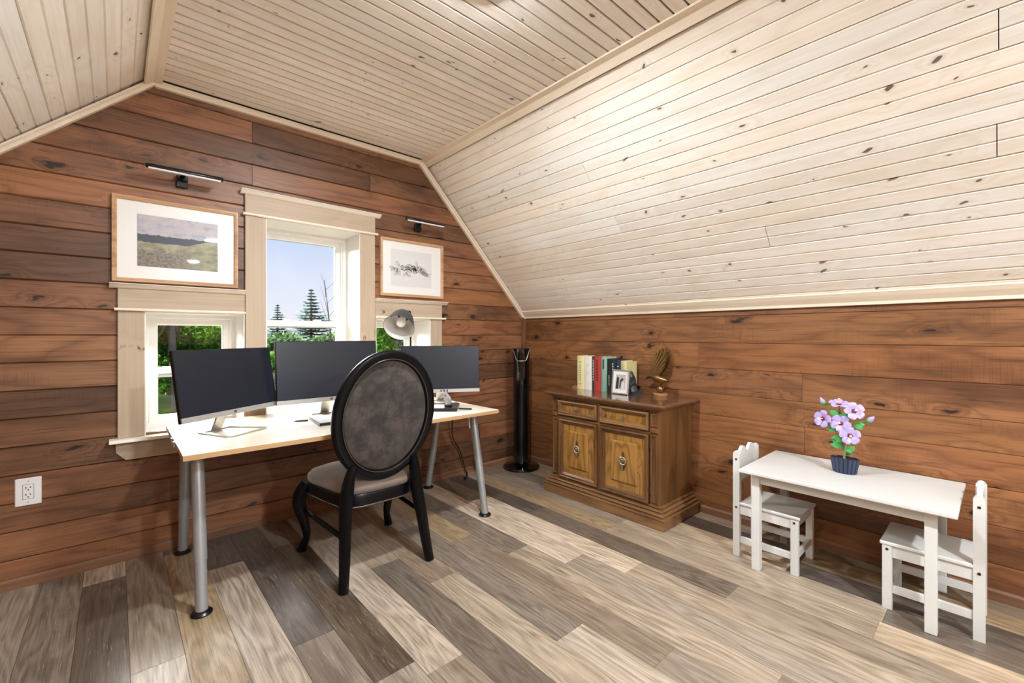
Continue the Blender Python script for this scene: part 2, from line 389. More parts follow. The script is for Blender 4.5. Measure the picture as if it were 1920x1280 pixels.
for i in range(len(rows) - 1):
    z0, z1 = rows[i], rows[i + 1]
    if z0 > 2.62: break
    xl, xr = zlim(z0); segs = [(xl, xr)]
    zm0, zm1 = z0 + 0.02, z1 - 0.02
    if zm1 > 0.655 and zm0 < 1.31: cut = (0.07, 1.955)
    elif zm1 > 1.31 and zm0 < 1.945: cut = (0.655, 1.37)
    else: cut = None
    js = []
    if abs(z0 - 2.40) < 0.03: js = [0.634]
    elif abs(z0 - 2.267) < 0.03: js = [1.402]
    elif abs(z0 - 2.134) < 0.03: js = [0.634]
    elif abs(z0 - 2.0) < 0.03: js = [1.393]
    elif cut is None and z0 < 0.6: js = [R.uniform(0.9, 1.7)]
    if cut: segs = [(xl, cut[0]), (cut[1], xr)]
    for q in js: segs = [s2 for s1 in segs for s2 in ([(s1[0], q), (q, s1[1])] if s1[0] < q < s1[1] else [s1])]
    for a, b in segs:
        w = z1 - z0
        pr = wprof if abs(w - 0.1333) < 0.001 else vprof(w - 0.0015, 0.02, 0.005, 0.006)
        c = R.choice(WT)
        if R.random() < 0.14: c = (.5, .46, .43, 1)
        board(wb, 'plank', ((a + b) / 2, YG, (z0 + z1) / 2), (1, 0, 0), (0, -1, 0), b - a - 0.002, w, pr, M['wall'], tint(c, 0.12, 0.04))

# --- right knee wall -----------------------------------------------
wr = struct('wall_right', bx((XR + 0.02, YB - 0.1, -0.1), (XR + 0.12, YG + 0.05, 1.5)), M['core'], 'low stained pine plank wall under the sloped ceiling')
zr = [0.0, 0.16, 0.335, 0.505, 0.666, 0.812, 0.978, 1.150, 1.326, 1.42]
jr = {0.812: [0.777, -1.4], 0.666: [-0.9], 0.505: [0.766, -1.9], 0.978: [1.389, -0.8], 1.150: [-1.5], 1.326: [-0.3], 0.335: [0.35], 0.16: [1.1, -1.2], 0.0: [0.2]}
RT = [(.88, .74, .53, 1), (.93, .78, .55, 1), (.85, .69, .5, 1), (.85, .72, .57, 1), (.78, .61, .45, 1)]
for z0, z1 in zip(zr, zr[1:]):
    cuts = [YB] + sorted(jr.get(z0, [])) + [YG]
    for a, b in zip(cuts, cuts[1:]):
        board(wr, 'plank', (XR, (a + b) / 2, (z0 + z1) / 2), (0, 1, 0), (-1, 0, 0), b - a - 0.0015, z1 - z0, vprof(z1 - z0 - 0.001, 0.02, 0.0025, 0.003), M['wall'], tint(R.choice(RT), 0.08, 0.03))

# --- unseen walls behind the viewer ---------------------------------
wl = struct('wall_left', bx((XL - 0.1, YB - 0.1, -0.1), (XL, YG + 0.05, 1.6)), M['wall'], 'low stained wall on the left')
wf = struct('wall_front', bx((XL - 0.2, YB - 0.12, -0.1), (XR + 0.2, YB, 2.8)), M['wall'], 'stained wall behind the viewer')

# --- flat ceiling: boards run across the room ------------------------
ce = struct('ceiling', bx((-0.2, YB - 0.1, CZ + 0.010), (2.2, YG + 0.1, CZ + 0.08)), M['groove'], 'pale pine board ceiling with dark grooves')
CPW = 0.06825
y = 3.113 - 0.045
while y > YB + 0.1:
    board(ce, 'plank', (0.97, y - CPW / 2, CZ), (1, 0, 0), (0, 0, -1), 1.80, CPW, vprof(CPW - 0.009, 0.012, 0.0015, 0.002), M['pine'], tint((1, 1, 1), 0.05, 0.02))
    y -= CPW
# --- sloped ceilings: boards run along the room ----------------------
def slope(name, A, Bp, first, pitch, n_rows, jts, label, inward):
    e_ = Vector((Bp[0] - A[0], 0, Bp[1] - A[1])); Ls = e_.length; e_.normalize()
    nrm = Vector((e_.z, 0, -e_.x)) if inward < 0 else Vector((-e_.z, 0, e_.x))
    if nrm.z > 0: nrm = -nrm
    bm = B()
    p = [(A[0] - nrm.x * 0.02, A[1] - nrm.z * 0.02), (Bp[0] - nrm.x * 0.02 + e_.x * 0.1, Bp[1] - nrm.z * 0.02 + e_.z * 0.1)]
    q = [(p[1][0] - nrm.x * 0.06, p[1][1] - nrm.z * 0.06), (p[0][0] - nrm.x * 0.06, p[0][1] - nrm.z * 0.06)]
    prism(bm, p + q, 'Y', YB - 0.1, YG + 0.06)
    s_ = struct(name, bm, M['groove'], label)
    for k_ in range(n_rows):
        s0 = first + k_ * pitch; s1 = min(s0 + pitch, Ls + 0.02)
        if s1 - s0 < 0.02: break
        cuts = sorted([YB + 0.02] + jts.get(k_, [R.uniform(-3, -0.6)]) + [YG - 0.004])
        for a, b in zip(cuts, cuts[1:]):
            m_ = (s0 + s1) / 2
            board(s_, 'plank', (A[0] + e_.x * m_, (a + b) / 2, A[1] + e_.z * m_), (0, 1, 0), nrm, b - a - 0.003, s1 - s0,
                  vprof(s1 - s0 - 0.0018, 0.02, 0.0035, 0.006, 0.0045, 0.0065), M['pine'], tint((1, 1, 1), 0.05, 0.025))
    return s_
SA, SB = (1.85, 2.60), (2.97, 1.37)
slope('wall_slope_right', SA, SB, -0.078, 0.1315, 14, {4: [1.743, 0.007, -2.5], 7: [1.688, 0.012, -2.2], 9: [0.852, -1.8]}, 'sloped pale pine board ceiling on the right', 1)
LA, LB = (0.13, 2.60), (-0.99, 1.52)
slope('wall_slope_left', LA, LB, -0.053, 0.139, 13, {}, 'sloped pale pine board ceiling on the left', 1)

# --- trims -----------------------------------------------------------
struct('baseboard_back', prism(B(), [(YG, 0), (YG - 0.014, 0), (YG - 0.014, 0.04), (YG - 0.006, 0.05), (YG, 0.05)], lambda t, p: (t, p[0], p[1]), XL, XR - 0.012), M['baseb'], 'narrow stained baseboard under the windows')
struct('baseboard_right', prism(B(), [(XR, 0), (XR - 0.015, 0), (XR - 0.015, 0.04), (XR - 0.006, 0.05), (XR, 0.05)], 'Y', YB, YG), M['baseb_y'], 'narrow stained baseboard of the low wall')
struct('trim_1', prism(B(), [(YG, CZ), (YG - 0.045, CZ), (YG - 0.045, CZ - 0.008), (YG - 0.034, CZ - 0.014), (YG - 0.03, CZ - 0.02), (YG - 0.025, CZ - 0.026), (YG, CZ - 0.026)],
                       lambda t, p: (t, p[0], p[1]), 0.16, 1.80), M['pine_trim'], 'pine moulding between gable wall and flat ceiling')
def slope_trim(name, A, Bp, label):
    e_ = Vector((Bp[0] - A[0], 0, Bp[1] - A[1])).normalized(); n_ = Vector((e_.z, 0, -e_.x))
    if n_.z > 0: n_ = -n_
    L = math.hypot(Bp[0] - A[0], Bp[1] - A[1])
    f = lambda t, p: Vector((A[0], 0, A[1])) + e_ * t + n_ * p[1] + Vector((0, p[0], 0))
    struct(name, prism(B(), [(YG, 0), (YG - 0.045, 0), (YG - 0.045, 0.008), (YG - 0.034, 0.014), (YG - 0.026, 0.026), (YG, 0.026)], f, 0.0, L), M['pine_trim'], label)
slope_trim('trim_2', (1.81, 2.60), (2.97, 1.37), 'pine moulding along the right slope of the gable')
slope_trim('trim_3', (0.15, 2.60), LB, 'pine moulding along the left slope of the gable')
def ridge_trim(name, X, sgn, e_, label):
    n_ = Vector((e_[1], -e_[0])) if True else None
    n_ = Vector((-sgn * abs(e_[1]), -abs(e_[0])))
    t = 0.010; w = 0.046
    P0 = Vector((X, CZ)); a = P0 + Vector((-sgn * w, 0)); c = P0 + Vector(e_) * w
    pts = [tuple(a), tuple(P0), tuple(c), tuple(c + n_ * t), tuple(P0 + Vector((0, -t)) + n_ * t * 0.4 + Vector((-sgn * 0.004, 0))), tuple(a + Vector((0, -t)))]
    struct(name, prism(B(), pts, 'Y', YB, YG - 0.02), M['pine_trim_y'], label)
ridge_trim('trim_4', 1.845, 1, (0.673, -0.739), 'pine moulding between flat ceiling and right slope')
ridge_trim('trim_5', 0.145, -1, (-0.72, -0.694), 'pine moulding between flat ceiling and left slope')
struct('trim_6', prism(B(), [(XR, 1.362), (XR - 0.018, 1.362), (XR - 0.022, 1.378), (XR - 0.046, 1.404), (XR - 0.062, 1.425), (XR - 0.046, 1.44), (XR, 1.40)], 'Y', YB, YG), M['pine_trim_y'], 'pale pine moulding above the low wall')
struct('trim_7', bx((XR - 0.034, YG - 0.03, 0.0), (XR, YG, 1.385), 0.002), M['post'], 'square stained corner post behind the tower fan')

# --- windows ---------------------------------------------------------
def window(n, op, glass_bottom_top, label, casings):
    x0, x1, z0, z1 = op
    w = struct_empty('window_%d' % n, ((x0 + x1) / 2, YG, z0), label)
    yf = 3.37
    for nm, lo, hi in (('jamb', (x0 - 0.002, 3.112, z0), (x0 + 0.003, yf + 0.07, z1)), ('jamb', (x1 - 0.003, 3.112, z0), (x1 + 0.002, yf + 0.07, z1)), ('jamb', (x0 + 0.003, 3.112, z1 - 0.003), (x1 - 0.003, yf + 0.07, z1 + 0.002))):
        obj(nm, bx(lo, hi), M['jamb'], w)
    f = lambda a, b, h: (a, yf + 0.06 - h, b)
    obj('window_frame', ringframe(B(), f, x0, x1, z0, z1, [(0, 0), (0, 0.06), (0.022, 0.06), (0.026, 0.045), (0.034, 0.045), (0.034, 0)]), M['vinyl'], w)
    m0, m1 = glass_bottom_top
    for nm, a, b, yy in (('upper_sash', m0 - 0.004, z1 - 0.026, 0.012), ('lower_sash', z0 + 0.024, m1 + 0.002, 0.036)):
        s_ = obj(nm, ringframe(B(), f, x0 + 0.028, x1 - 0.028, a, b, [(0, yy - 0.012), (0, yy + 0.012), (0.035, yy + 0.012), (0.042, yy + 0.004), (0.042, yy - 0.012)]), M['vinyl'], w)
        obj('glass_pane', bx((x0 + 0.068, yf + 0.06 - yy - 0.002, a + 0.04), (x1 - 0.068, yf + 0.06 - yy + 0.002, b - 0.04)), M['glass'], s_)
        if nm == 'lower_sash':
            for q in (0.33, 0.67):
                xx = x0 + (x1 - x0) * q; obj('sash_lock', bx((xx - 0.022, yf + 0.012, b - 0.004), (xx + 0.022, yf + 0.034, b + 0.012), 0.004), M['vinyl'], s_)
    for nm, lo, hi, m_ in casings: obj(nm, bx(lo, hi, 0.0015), m_, w)
    return w
CF = 3.11
def crownprof(z0, z1): return [(YG, z0), (3.105, z0), (3.098, z0 + 0.004), (3.082, z1 - 0.008), (3.072, z1 - 0.003), (3.072, z1), (YG, z1)]
def filletprof(z0, z1): return [(YG, z0), (3.094, z0), (3.088, z0 + 0.004), (3.088, z1 - 0.004), (3.094, z1), (YG, z1)]
fx = lambda t, p: (t, p[0], p[1])
w1 = window(1, OPEN[0], (0.950, 1.008), 'short white sash window left of the tall one', [('casing', (0.007, CF, 0.656), (0.117, YG, 1.33), M['casing_z']), ('head_board', (0.007, CF, 1.345), (0.590, YG, 1.45), M['casing'])])
w2 = window(2, OPEN[1], (1.258, 1.303), 'tall white sash window in the middle of the gable wall', [('casing', (0.592, CF - 0.004, 0.656), (0.705, YG, 1.94), M['casing_z']), ('casing', (1.318, CF - 0.004, 0.656), (1.429, YG, 1.94), M['casing_z']), ('head_board', (0.591, CF - 0.004, 1.955), (1.430, YG, 2.07), M['casing'])])
w3 = window(3, OPEN[2], (0.950, 1.008), 'short white sash window right of the tall one', [('casing', (1.908, CF, 0.656), (2.016, YG, 1.33), M['casing_z']), ('head_board', (1.431, CF, 1.345), (2.016, YG, 1.45), M['casing'])])
obj('crown_moulding', prism(B(), crownprof(1.45, 1.475), fx, -0.026, 0.591), M['crown'], w1)
obj('fillet', prism(B(), filletprof(1.330, 1.345), fx, -0.006, 0.591), M['crown'], w1)
obj('crown_moulding', prism(B(), crownprof(2.07, 2.095), fx, 0.567, 1.467), M['crown'], w2)
obj('fillet', prism(B(), filletprof(1.94, 1.955), fx, 0.578, 1.447), M['crown'], w2)
obj('crown_moulding', prism(B(), crownprof(1.45, 1.475), fx, 1.430, 2.058), M['crown'], w3)
obj('fillet', prism(B(), filletprof(1.330, 1.345), fx, 1.430, 2.043), M['crown'], w3)
obj('casing', bx((1.431, CF, 0.656), (1.440, YG, 1.33)), M['casing_z'], w3)
# stool (one long sill board) and apron under all three windows
st = struct('trim_8', prism(B(), [(YG, 0.634), (3.07, 0.634), (3.056, 0.640), (3.062, 0.655), (YG, 0.655)], fx, -0.026, 2.05), M['crown'], 'long pale window stool under the three windows')
for q in OPEN: obj('sill', bx((q[0], YG, 0.634), (q[1], 3.39, 0.655)), M['jamb'], st)
struct('trim_9', prism(B(), [(0.0, 0.633), (0.0, 0.583), (0.04, 0.538), (1.98, 0.538), (2.02, 0.583), (2.02, 0.633)], 'Y', CF, YG), M['casing'], 'pale clipped-corner apron board below the window stool')

# ================================================================== THINGS
# --- ceiling lamps -----------------------------------------------------
def lamp_mat(st):
    g = G('lamp_diffuser'); g.set(Base_Color=(1, 1, 1, 1), Emission_Color=(0.87, 0.945, 1.0, 1), Emission_Strength=st); return g.m
for li, (lx, ly, lab) in enumerate(((1.045, 1.335, 'round ceiling light at the top edge of the flat ceiling'), (1.04, -1.40, 'round ceiling light behind the viewer, middle of the row'), (1.07, -3.81, 'round ceiling light furthest behind the viewer'))):
    t = thing('ceiling_light', (lx, ly, CZ), lab, 'ceiling light', 'flush ceiling lights in a row')
    obj('rim', lathe(B(), [(0.095, CZ), (0.095, CZ - 0.016), (0.086, CZ - 0.021), (0.078, CZ - 0.018), (0.078, CZ)], 32, (lx, ly, 0)), M['white'], t, smooth=40)
    obj('diffuser', lathe(B(), [(0.077, CZ - 0.016), (0.074, CZ - 0.024), (0.05, CZ - 0.031), (0.0, CZ - 0.034)], 24, (lx, ly, 0)), lamp_mat(LAMP_STRENGTH[li]), t, smooth=60)

# --- desk ----------------------------------------------------------------
DZ = 0.71; DX0, DX1, DY0, DY1 = 0.203, 1.882, 2.222, 3.052
t = thing('desk', (1.04, 2.65, 0), 'pale birch desk with grey tubular A-frame legs under the windows', 'desk')
obj('tabletop', bx((DX0 + 0.002, DY0 + 0.002, DZ - 0.022), (DX1 - 0.002, DY1 - 0.002, DZ), 0.001), M['desk'], t)
obj('edge_band', ringframe(B(), lambda a, b, h: (a, b, h), DX0, DX1, DY0, DY1, [(0.0, DZ - 0.023), (0.0, DZ - 0.0015), (0.0018, DZ - 0.001), (0.0018, DZ - 0.023)]), M['desk_edge'], t)
for xx in (0.276, 1.834):
    obj('leg_bracket', bx((xx - 0.035, 2.40, DZ - 0.045), (xx + 0.035, 2.94, DZ - 0.023), 0.004), M['legmetal'], t)
    for (fy, ty) in ((2.309, 2.45), (3.03, 2.86)):
        foot = Vector((xx, fy, 0.012)); top = Vector((xx, ty, DZ - 0.03)); mid = foot.lerp(top, 0.30)
        lg = obj('leg', tube(B(), [mid, top], 0.026, 20), M['legmetal'], t, smooth=40)
        obj('lower_leg', tube(B(), [foot, mid], 0.0235, 20), M['legmetal'], lg, smooth=40)
        obj('foot', lathe(B(), [(0.04, 0.0), (0.041, 0.006), (0.034, 0.013), (0.026, 0.018), (0.0, 0.018)], 24, (xx, fy, 0)), M['black'], lg, smooth=40)
obj('crossbar', bx((0.31, 2.62, DZ - 0.055), (1.80, 2.68, DZ - 0.023), 0.003), M['legmetal'], t)
for yy in (2.56, 2.66):
    obj('cable_clip', bx((DX0 - 0.008, yy - 0.012, DZ - 0.026), (DX0 + 0.004, yy + 0.012, DZ - 0.002), 0.002), M['silver'], t)

# --- monitors --------------------------------------------------------------
def monitor(loc, yaw, tilt, W, Hh, zb, label, stand=0.12, foot=0.12, fr=0.095):
    t = thing('computer_monitor', (loc[0], loc[1], DZ), label, 'monitor', 'monitors on the birch desk', rot=(0, 0, yaw))
    up = Vector((0, math.sin(tilt), math.cos(tilt))); nb = Vector((0, math.cos(tilt), -math.sin(tilt))); o0 = Vector((0, 0, zb - DZ))
    f = lambda a, b, h: o0 + Vector((a, 0, 0)) + up * b - nb * h
    def slab(a0, a1, b0, b1, h0, h1, bev=0.0):
        bm = B(); box(bm, (a0, b0, h0), (a1, b1, h1), bev)
        for v in bm.verts: v.co = f(v.co.x, v.co.y, v.co.z)
        return bm
    ch = 0.026
    obj('housing', slab(-W / 2, W / 2, 0.0, Hh, -0.022, 0.0, 0.003), M['black'], t)
    obj('screen', slab(-W / 2 + 0.003, W / 2 - 0.003, ch, Hh - 0.003, -0.001, 0.0012), M['screen'], t)
    c = obj('chin', slab(-W / 2, W / 2, 0.0, ch - 0.001, -0.004, 0.0035, 0.001), M['chin'], t)
    bm = B(); prism(bm, [(0.0075 * math.cos(2 * PI * i / 20), ch / 2 + 0.0075 * math.sin(2 * PI * i / 20)) for i in range(20)], lambda h, p: f(p[0], p[1], h), 0.003, 0.0042)
    lg = obj('logo', bm, M['slot'], c)
    for lo, hi in (((-0.003, 0.008), (-0.0018, 0.019)), ((0.0005, 0.006), (0.0017, 0.016))):
        obj('logo_stroke', slab(lo[0], hi[0], lo[1], hi[1], 0.0042, 0.0046), M['chin'], lg)
    # neck: flat metal strip from the back down to the open wire foot
    a = f(0, 0.10, -0.02); b = Vector((0, stand, 0.006))
    w2 = 0.028
    bm = B(); loops(bm, [[a + Vector((-w2, -0.005, 0)), a + Vector((w2, -0.005, 0)), a + Vector((w2, 0.005, 0)), a + Vector((-w2, 0.005, 0))],
                        [b + Vector((-w2, -0.005, 0)), b + Vector((w2, -0.005, 0)), b + Vector((w2, 0.005, 0)), b + Vector((-w2, 0.005, 0))]])
    obj('neck', bm, M['silver'], t)
    fw = foot
    pts = [(-fw * 0.72, stand + 0.02), (fw * 0.72, stand + 0.02), (fw, 0.015 - fr), (fw * 0.85, -fr), (-fw * 0.85, -fr), (-fw, 0.015 - fr)]
    inn = [(p[0] * 0.88, stand + 0.002 if p[1] > 0 else p[1] + 0.014) for p in pts]
    bm = B(); rings = []
    for pl, z in ((pts, 0.0005), (pts, 0.0065), (inn, 0.0065), (inn, 0.0005), (pts, 0.0005)): rings.append([(p[0], p[1], z) for p in pl])
    loops(bm, rings, True, False, False); obj('foot', bm, M['silver'], t)
    return t
monitor((0.453, 2.61), 0.590, 0.168, 0.562, 0.336, 0.801, 'leftmost monitor, dark screen turned right, near the desk end')
monitor((0.975, 2.725), 0.0, 0.10, 0.603, 0.364, 0.803, 'middle monitor of the three, dark screen in front of tall window', fr=0.02)
monitor((1.742, 2.70), -0.50, 0.09, 0.560, 0.338, 0.788, 'rightmost monitor, dark screen partly hidden behind the oval-backed chair', fr=0.03)

# --- desk lamp ---------------------------------------------------------------
t = thing('desk_lamp', (1.65, 2.975, DZ), 'desk lamp with charcoal cone shade, white inside, behind the monitors', 'lamp')
op_c = Vector((1.488, 2.85, 1.255)); ax = Vector((0.094, 0.093, 0.10)).normalized()
Mx = ax.to_track_quat('Z', 'Y').to_matrix()
obj('base', lathe(B(), [(0.075, DZ), (0.075, DZ + 0.012), (0.07, DZ + 0.016), (0.0, DZ + 0.016)], 28, (1.65, 2.975, 0)), M['black'], t, smooth=40)
obj('pole', tube(B(), smoothpath([(1.65, 2.975, DZ + 0.014), (1.65, 2.975, 1.1), (1.652, 2.978, 1.33), (1.64, 2.968, 1.378), (1.60, 2.955, 1.372)], 5), 0.006, 10), M['black'], t, smooth=50)
sh = [(0.108, 0.0), (0.100, 0.03), (0.088, 0.075), (0.076, 0.115), (0.066, 0.135), (0.045, 0.142)]
bm = B(); loops(bm, [[op_c + Mx @ Vector((r * math.cos(2 * PI * i / 40), r * math.sin(2 * PI * i / 40), z)) for i in range(40)] for r, z in [(q[0] + 0.0015, q[1]) for q in sh] + [(0.001, 0.143)]], True, False, True)
s_ = obj('shade', bm, plain('charcoal_shade', '#3a3c42', 0.45, var=0.05), t, smooth=50)
bm = B(); inn = [(0.107, -0.0012)] + [(r - 0.002, z) for r, z in sh]
rings = []
for r, z in inn:
    rings.append([op_c + Mx @ Vector((r * math.cos(2 * PI * i / 40), r * math.sin(2 * PI * i / 40), z)) for i in range(40)])
loops(bm, rings, True, False, False)
obj('shade_lining', bm, M['white'], s_, smooth=50)
obj('bulb', lathe(B(), [(0.0, 0.03), (0.02, 0.034), (0.033, 0.05), (0.034, 0.07), (0.026, 0.10), (0.02, 0.135), (0.0, 0.138)], 24, op_c, Mx), M['plastic'], t, smooth=50)
for a in (1.1, 2.0):
    p = op_c + Mx @ Vector((0.095 * math.cos(a), 0.095 * math.sin(a), 0.02)); obj('screw', lathe(B(), [(0.006, -0.004), (0.006, 0.004), (0.0, 0.005)], 8, p), M['black'], s_)
obj('bracket', tube(B(), [op_c + Mx @ Vector((0, 0, 0.14)), (1.60, 2.955, 1.372)], 0.008, 8), M['black'], t)

# --- notebooks, pens and figurine on the desk -----------------------------------
def slabthing(name, pts, z0, z1, mat, label, cat, parts=()):
    c = Vector((sum(p[0] for p in pts) / len(pts), sum(p[1] for p in pts) / len(pts), z0))
    t = thing(name, tuple(c), label, cat)
    obj('cover', prism(B(), pts, 'Z', z0, z1), mat, t)
    return t
n1 = slabthing('notebook', [(0.816, 2.455), (0.835, 2.69), (1.03, 2.676), (1.01, 2.44)], DZ, DZ + 0.016, M['black'], 'closed notebook below the middle monitor, left of the chair back', 'notebook')
obj('top_sheet', prism(B(), [(0.820, 2.459), (0.838, 2.686), (1.026, 2.672), (1.006, 2.444)], 'Z', DZ + 0.016, DZ + 0.0175), M['paper'], n1)
p1 = thing('pen', (0.80, 2.655, DZ), 'dark pen lying at the corner of the left notebook', 'pen')
obj('barrel', tube(B(), [(0.755, 2.672, DZ + 0.005), (0.818, 2.652, DZ + 0.005)], [0.0045, 0.005], 10), M['black'], p1); obj('tip', tube(B(), [(0.755, 2.672, DZ + 0.005), (0.742, 2.676, DZ + 0.004)], [0.004, 0.001], 8), M['silver'], p1)
n2 = slabthing('notebook', [(1.50, 2.46), (1.632, 2.345), (1.78, 2.525), (1.648, 2.64)], DZ, DZ + 0.02, M['black'], 'thick black notebook near the right desk end with figurine on it', 'notebook')
obj('paper_sheet', prism(B(), [(1.516, 2.463), (1.576, 2.41), (1.672, 2.525), (1.612, 2.578)], 'Z', DZ + 0.02, DZ + 0.0215), M['plastic'], n2)
p2 = thing('pen', (1.71, 2.36, DZ), 'thin black pen beside the right notebook', 'pen')
obj('barrel', tube(B(), [(1.690, 2.405, DZ + 0.005), (1.745, 2.337, DZ + 0.005)], 0.005, 10), M['black'], p2); obj('clip', tube(B(), [(1.692, 2.4, DZ + 0.0105), (1.708, 2.381, DZ + 0.0105)], 0.0015, 6), M['silver'], p2)
fg = thing('figurine', (1.635, 2.45, DZ + 0.02), 'small black and white figurine standing on the thick notebook', 'figurine')
fz = DZ + 0.02; M['resin'] = plain('black_white_resin', '#8a8884', 0.3, var=0.95, sc=75, coat=0.3)
obj('base', lathe(B(), [(0.022, fz), (0.023, fz + 0.008), (0.016, fz + 0.014), (0.0, fz + 0.014)], 16, (1.635, 2.45, 0), sx=1.2), M['black'], fg, smooth=40)
obj('body', tube(B(), smoothpath([(1.635, 2.45, fz + 0.012), (1.638, 2.448, fz + 0.04), (1.632, 2.452, fz + 0.066), (1.625, 2.458, fz + 0.08)], 4), [0.016, 0.0175, 0.019, 0.0195, 0.0195, 0.019, 0.018, 0.016, 0.014, 0.012, 0.0115, 0.011, 0.0105], 12), M['resin'], fg, smooth=50)
obj('head', lathe(B(), [(0.0, -0.014), (0.010, -0.011), (0.014, 0.0), (0.011, 0.010), (0.0, 0.014)], 14, (1.622, 2.460, fz + 0.09)), M['resin'], fg, smooth=50)
for s in (-1, 1):
    obj('ear', lathe(B(), [(0.006, 0.0), (0.004, 0.012), (0.0, 0.02)], 8, (1.622 + 0.008 * s, 2.460 - 0.006 * s, fz + 0.098)), M['slot'], fg)
    obj('arm', tube(B(), smoothpath([(1.63 + 0.012 * s, 2.452 - 0.01 * s, fz + 0.068), (1.606 + 0.008 * s, 2.462 - 0.012 * s, fz + 0.058), (1.592 + 0.006 * s, 2.468 - 0.008 * s, fz + 0.07)], 3), [0.007] * 4 + [0.005] * 3, 8), M['resin'], fg, smooth=50)

# --- oval-backed chair -----------------------------------------------------------
cx = 1.03
t = thing('dining_chair', (cx, 2.33, 0), 'black oval-backed chair with taupe velvet seat facing the desk', 'chair')
def oval(hw, hh, dep, n=56, zc=0.79):
    r = []
    for i in range(n):
        a = 2 * PI * i / n; z = zc + hh * math.sin(a); x = cx + hw * math.cos(a)
        yl = 2.155 - (z - 0.455) * 0.155           # the back leans towards the viewer
        r.append((x, yl - dep, z))
    return r
HW, HH = 0.277, 0.337
rg = [(0.0, -0.012), (0.0, 0.006), (0.006, 0.015), (0.016, 0.019), (0.034, 0.019), (0.042, 0.015), (0.045, 0.018), (0.050, 0.018), (0.053, 0.012), (0.056, 0.004), (0.056, -0.018), (0.03, -0.024), (0.008, -0.02)]
bm = B(); loops(bm, [oval(HW - a, HH - a, d) for a, d in rg + [rg[0]]], True, False, False)
bk = obj('back_frame', bm, M['lacquer'], t, smooth=38)
bm = B(); loops(bm, [oval((HW - 0.055) * k_, (HH - 0.055) * k_, d) for k_, d in ((1.0, 0.004), (0.97, 0.007), (0.6, 0.010), (0.25, 0.011), (0.02, 0.011))], True, False, True)
obj('back_panel', bm, M['velvet_back'], t, smooth=60)
bm = B(); loops(bm, [oval((HW - 0.055) * k_, (HH - 0.055) * k_, d) for k_, d in ((1.0, -0.016), (0.95, -0.034), (0.7, -0.05), (0.3, -0.056), (0.02, -0.057))], True, False, True)
obj('back_cushion', bm, M['velvet'], t, smooth=60)
def trap(ins, z, n=48):
    out = []
    for i in range(n):
        a = 2 * PI * i / n; ca, sa = math.cos(a), math.sin(a); e_ = 0.42
        u = math.copysign(abs(ca) ** e_, ca); v = math.copysign(abs(sa) ** e_, sa)
        yy = 2.375 + (0.232 - ins) * v; hw = 0.232 + 0.042 * v - ins
        bow = 0.02 * (1 - u * u) * (1 if v > 0.5 else 0)
        out.append((cx + hw * u, yy + bow, z))
    return out
bm = B(); loops(bm, [trap(0.012, 0.335), trap(0.0, 0.340), trap(0.0, 0.395), trap(0.004, 0.402), trap(0.03, 0.404)], True, True, True)
obj('seat_rail', bm, M['lacquer'], t, smooth=40)
M['worn'] = plain('rubbed_gilt_edge', '#544a40', 0.4, metal=0.3, var=0.5, sc=60)
bm = B(); loops(bm, [trap(0.001, 0.336), trap(-0.0025, 0.339), trap(-0.0025, 0.342), trap(0.001, 0.345)], True, False, False)
obj('edge_bead', bm, M['worn'], t, smooth=50)
bm = B(); loops(bm, [oval(HW - a, HH - a, d) for a, d in ((0.0445, 0.0175), (0.0455, 0.0195), (0.0480, 0.0195), (0.0490, 0.0175))], True, False, False)
obj('back_bead', bm, M['worn'], t, smooth=50)
bm = B(); loops(bm, [trap(0.012, 0.398), trap(0.0, 0.415), trap(0.002, 0.438), trap(0.018, 0.458), trap(0.06, 0.475), trap(0.13, 0.486), trap(0.20, 0.488)], True, True, True)
obj('seat_cushion', bm, M['velvet'], t, smooth=60)
for s in (-1, 1):
    lx_ = (0.787, 0.801, 0.815, 0.828, 0.838, 0.853, 0.872) if s < 0 else (1.249, 1.240, 1.229, 1.217, 1.209, 1.201, 1.192)
    P = smoothpath([(a, b, c_) for a, b, c_ in zip(lx_, (2.048, 2.072, 2.10, 2.125, 2.13, 2.13, 2.125), (0.0, 0.10, 0.24, 0.36, 0.44, 0.515, 0.56))], 4)
    rr = [0.026 + 0.012 * min(1, i / 14) - (0.016 * max(0, (i - 15) / 9)) for i in range(len(P))]
    obj('leg', tube(B(), P, rr, 8, 0.9), M['lacquer'], t, smooth=45)
    P = smoothpath([(cx + s * 0.240, 2.568, 0.392), (cx + s * 0.268, 2.592, 0.33), (cx + s * 0.274, 2.602, 0.27), (cx + s * 0.250, 2.594, 0.16), (cx + s * 0.238, 2.590, 0.085), (cx + s * 0.252, 2.602, 0.035), (cx + s * 0.262, 2.612, 0.0)], 4)
    tb = [0.034, 0.038, 0.036, 0.025, 0.019, 0.022, 0.026]
    rr = [tb[min(i // 4, 5)] + (tb[min(i // 4 + 1, 6)] - tb[min(i // 4, 5)]) * ((i % 4) / 4) for i in range(len(P))]
    obj('leg', tube(B(), P, rr, 10), M['lacquer'], t, smooth=45)
    obj('stretcher', tube(B(), [(cx + s * 0.25, 2.58, 0.23), (cx + s * 0.222, 2.11, 0.23)], 0.0125, 8), M['lacquer'], t, smooth=45)

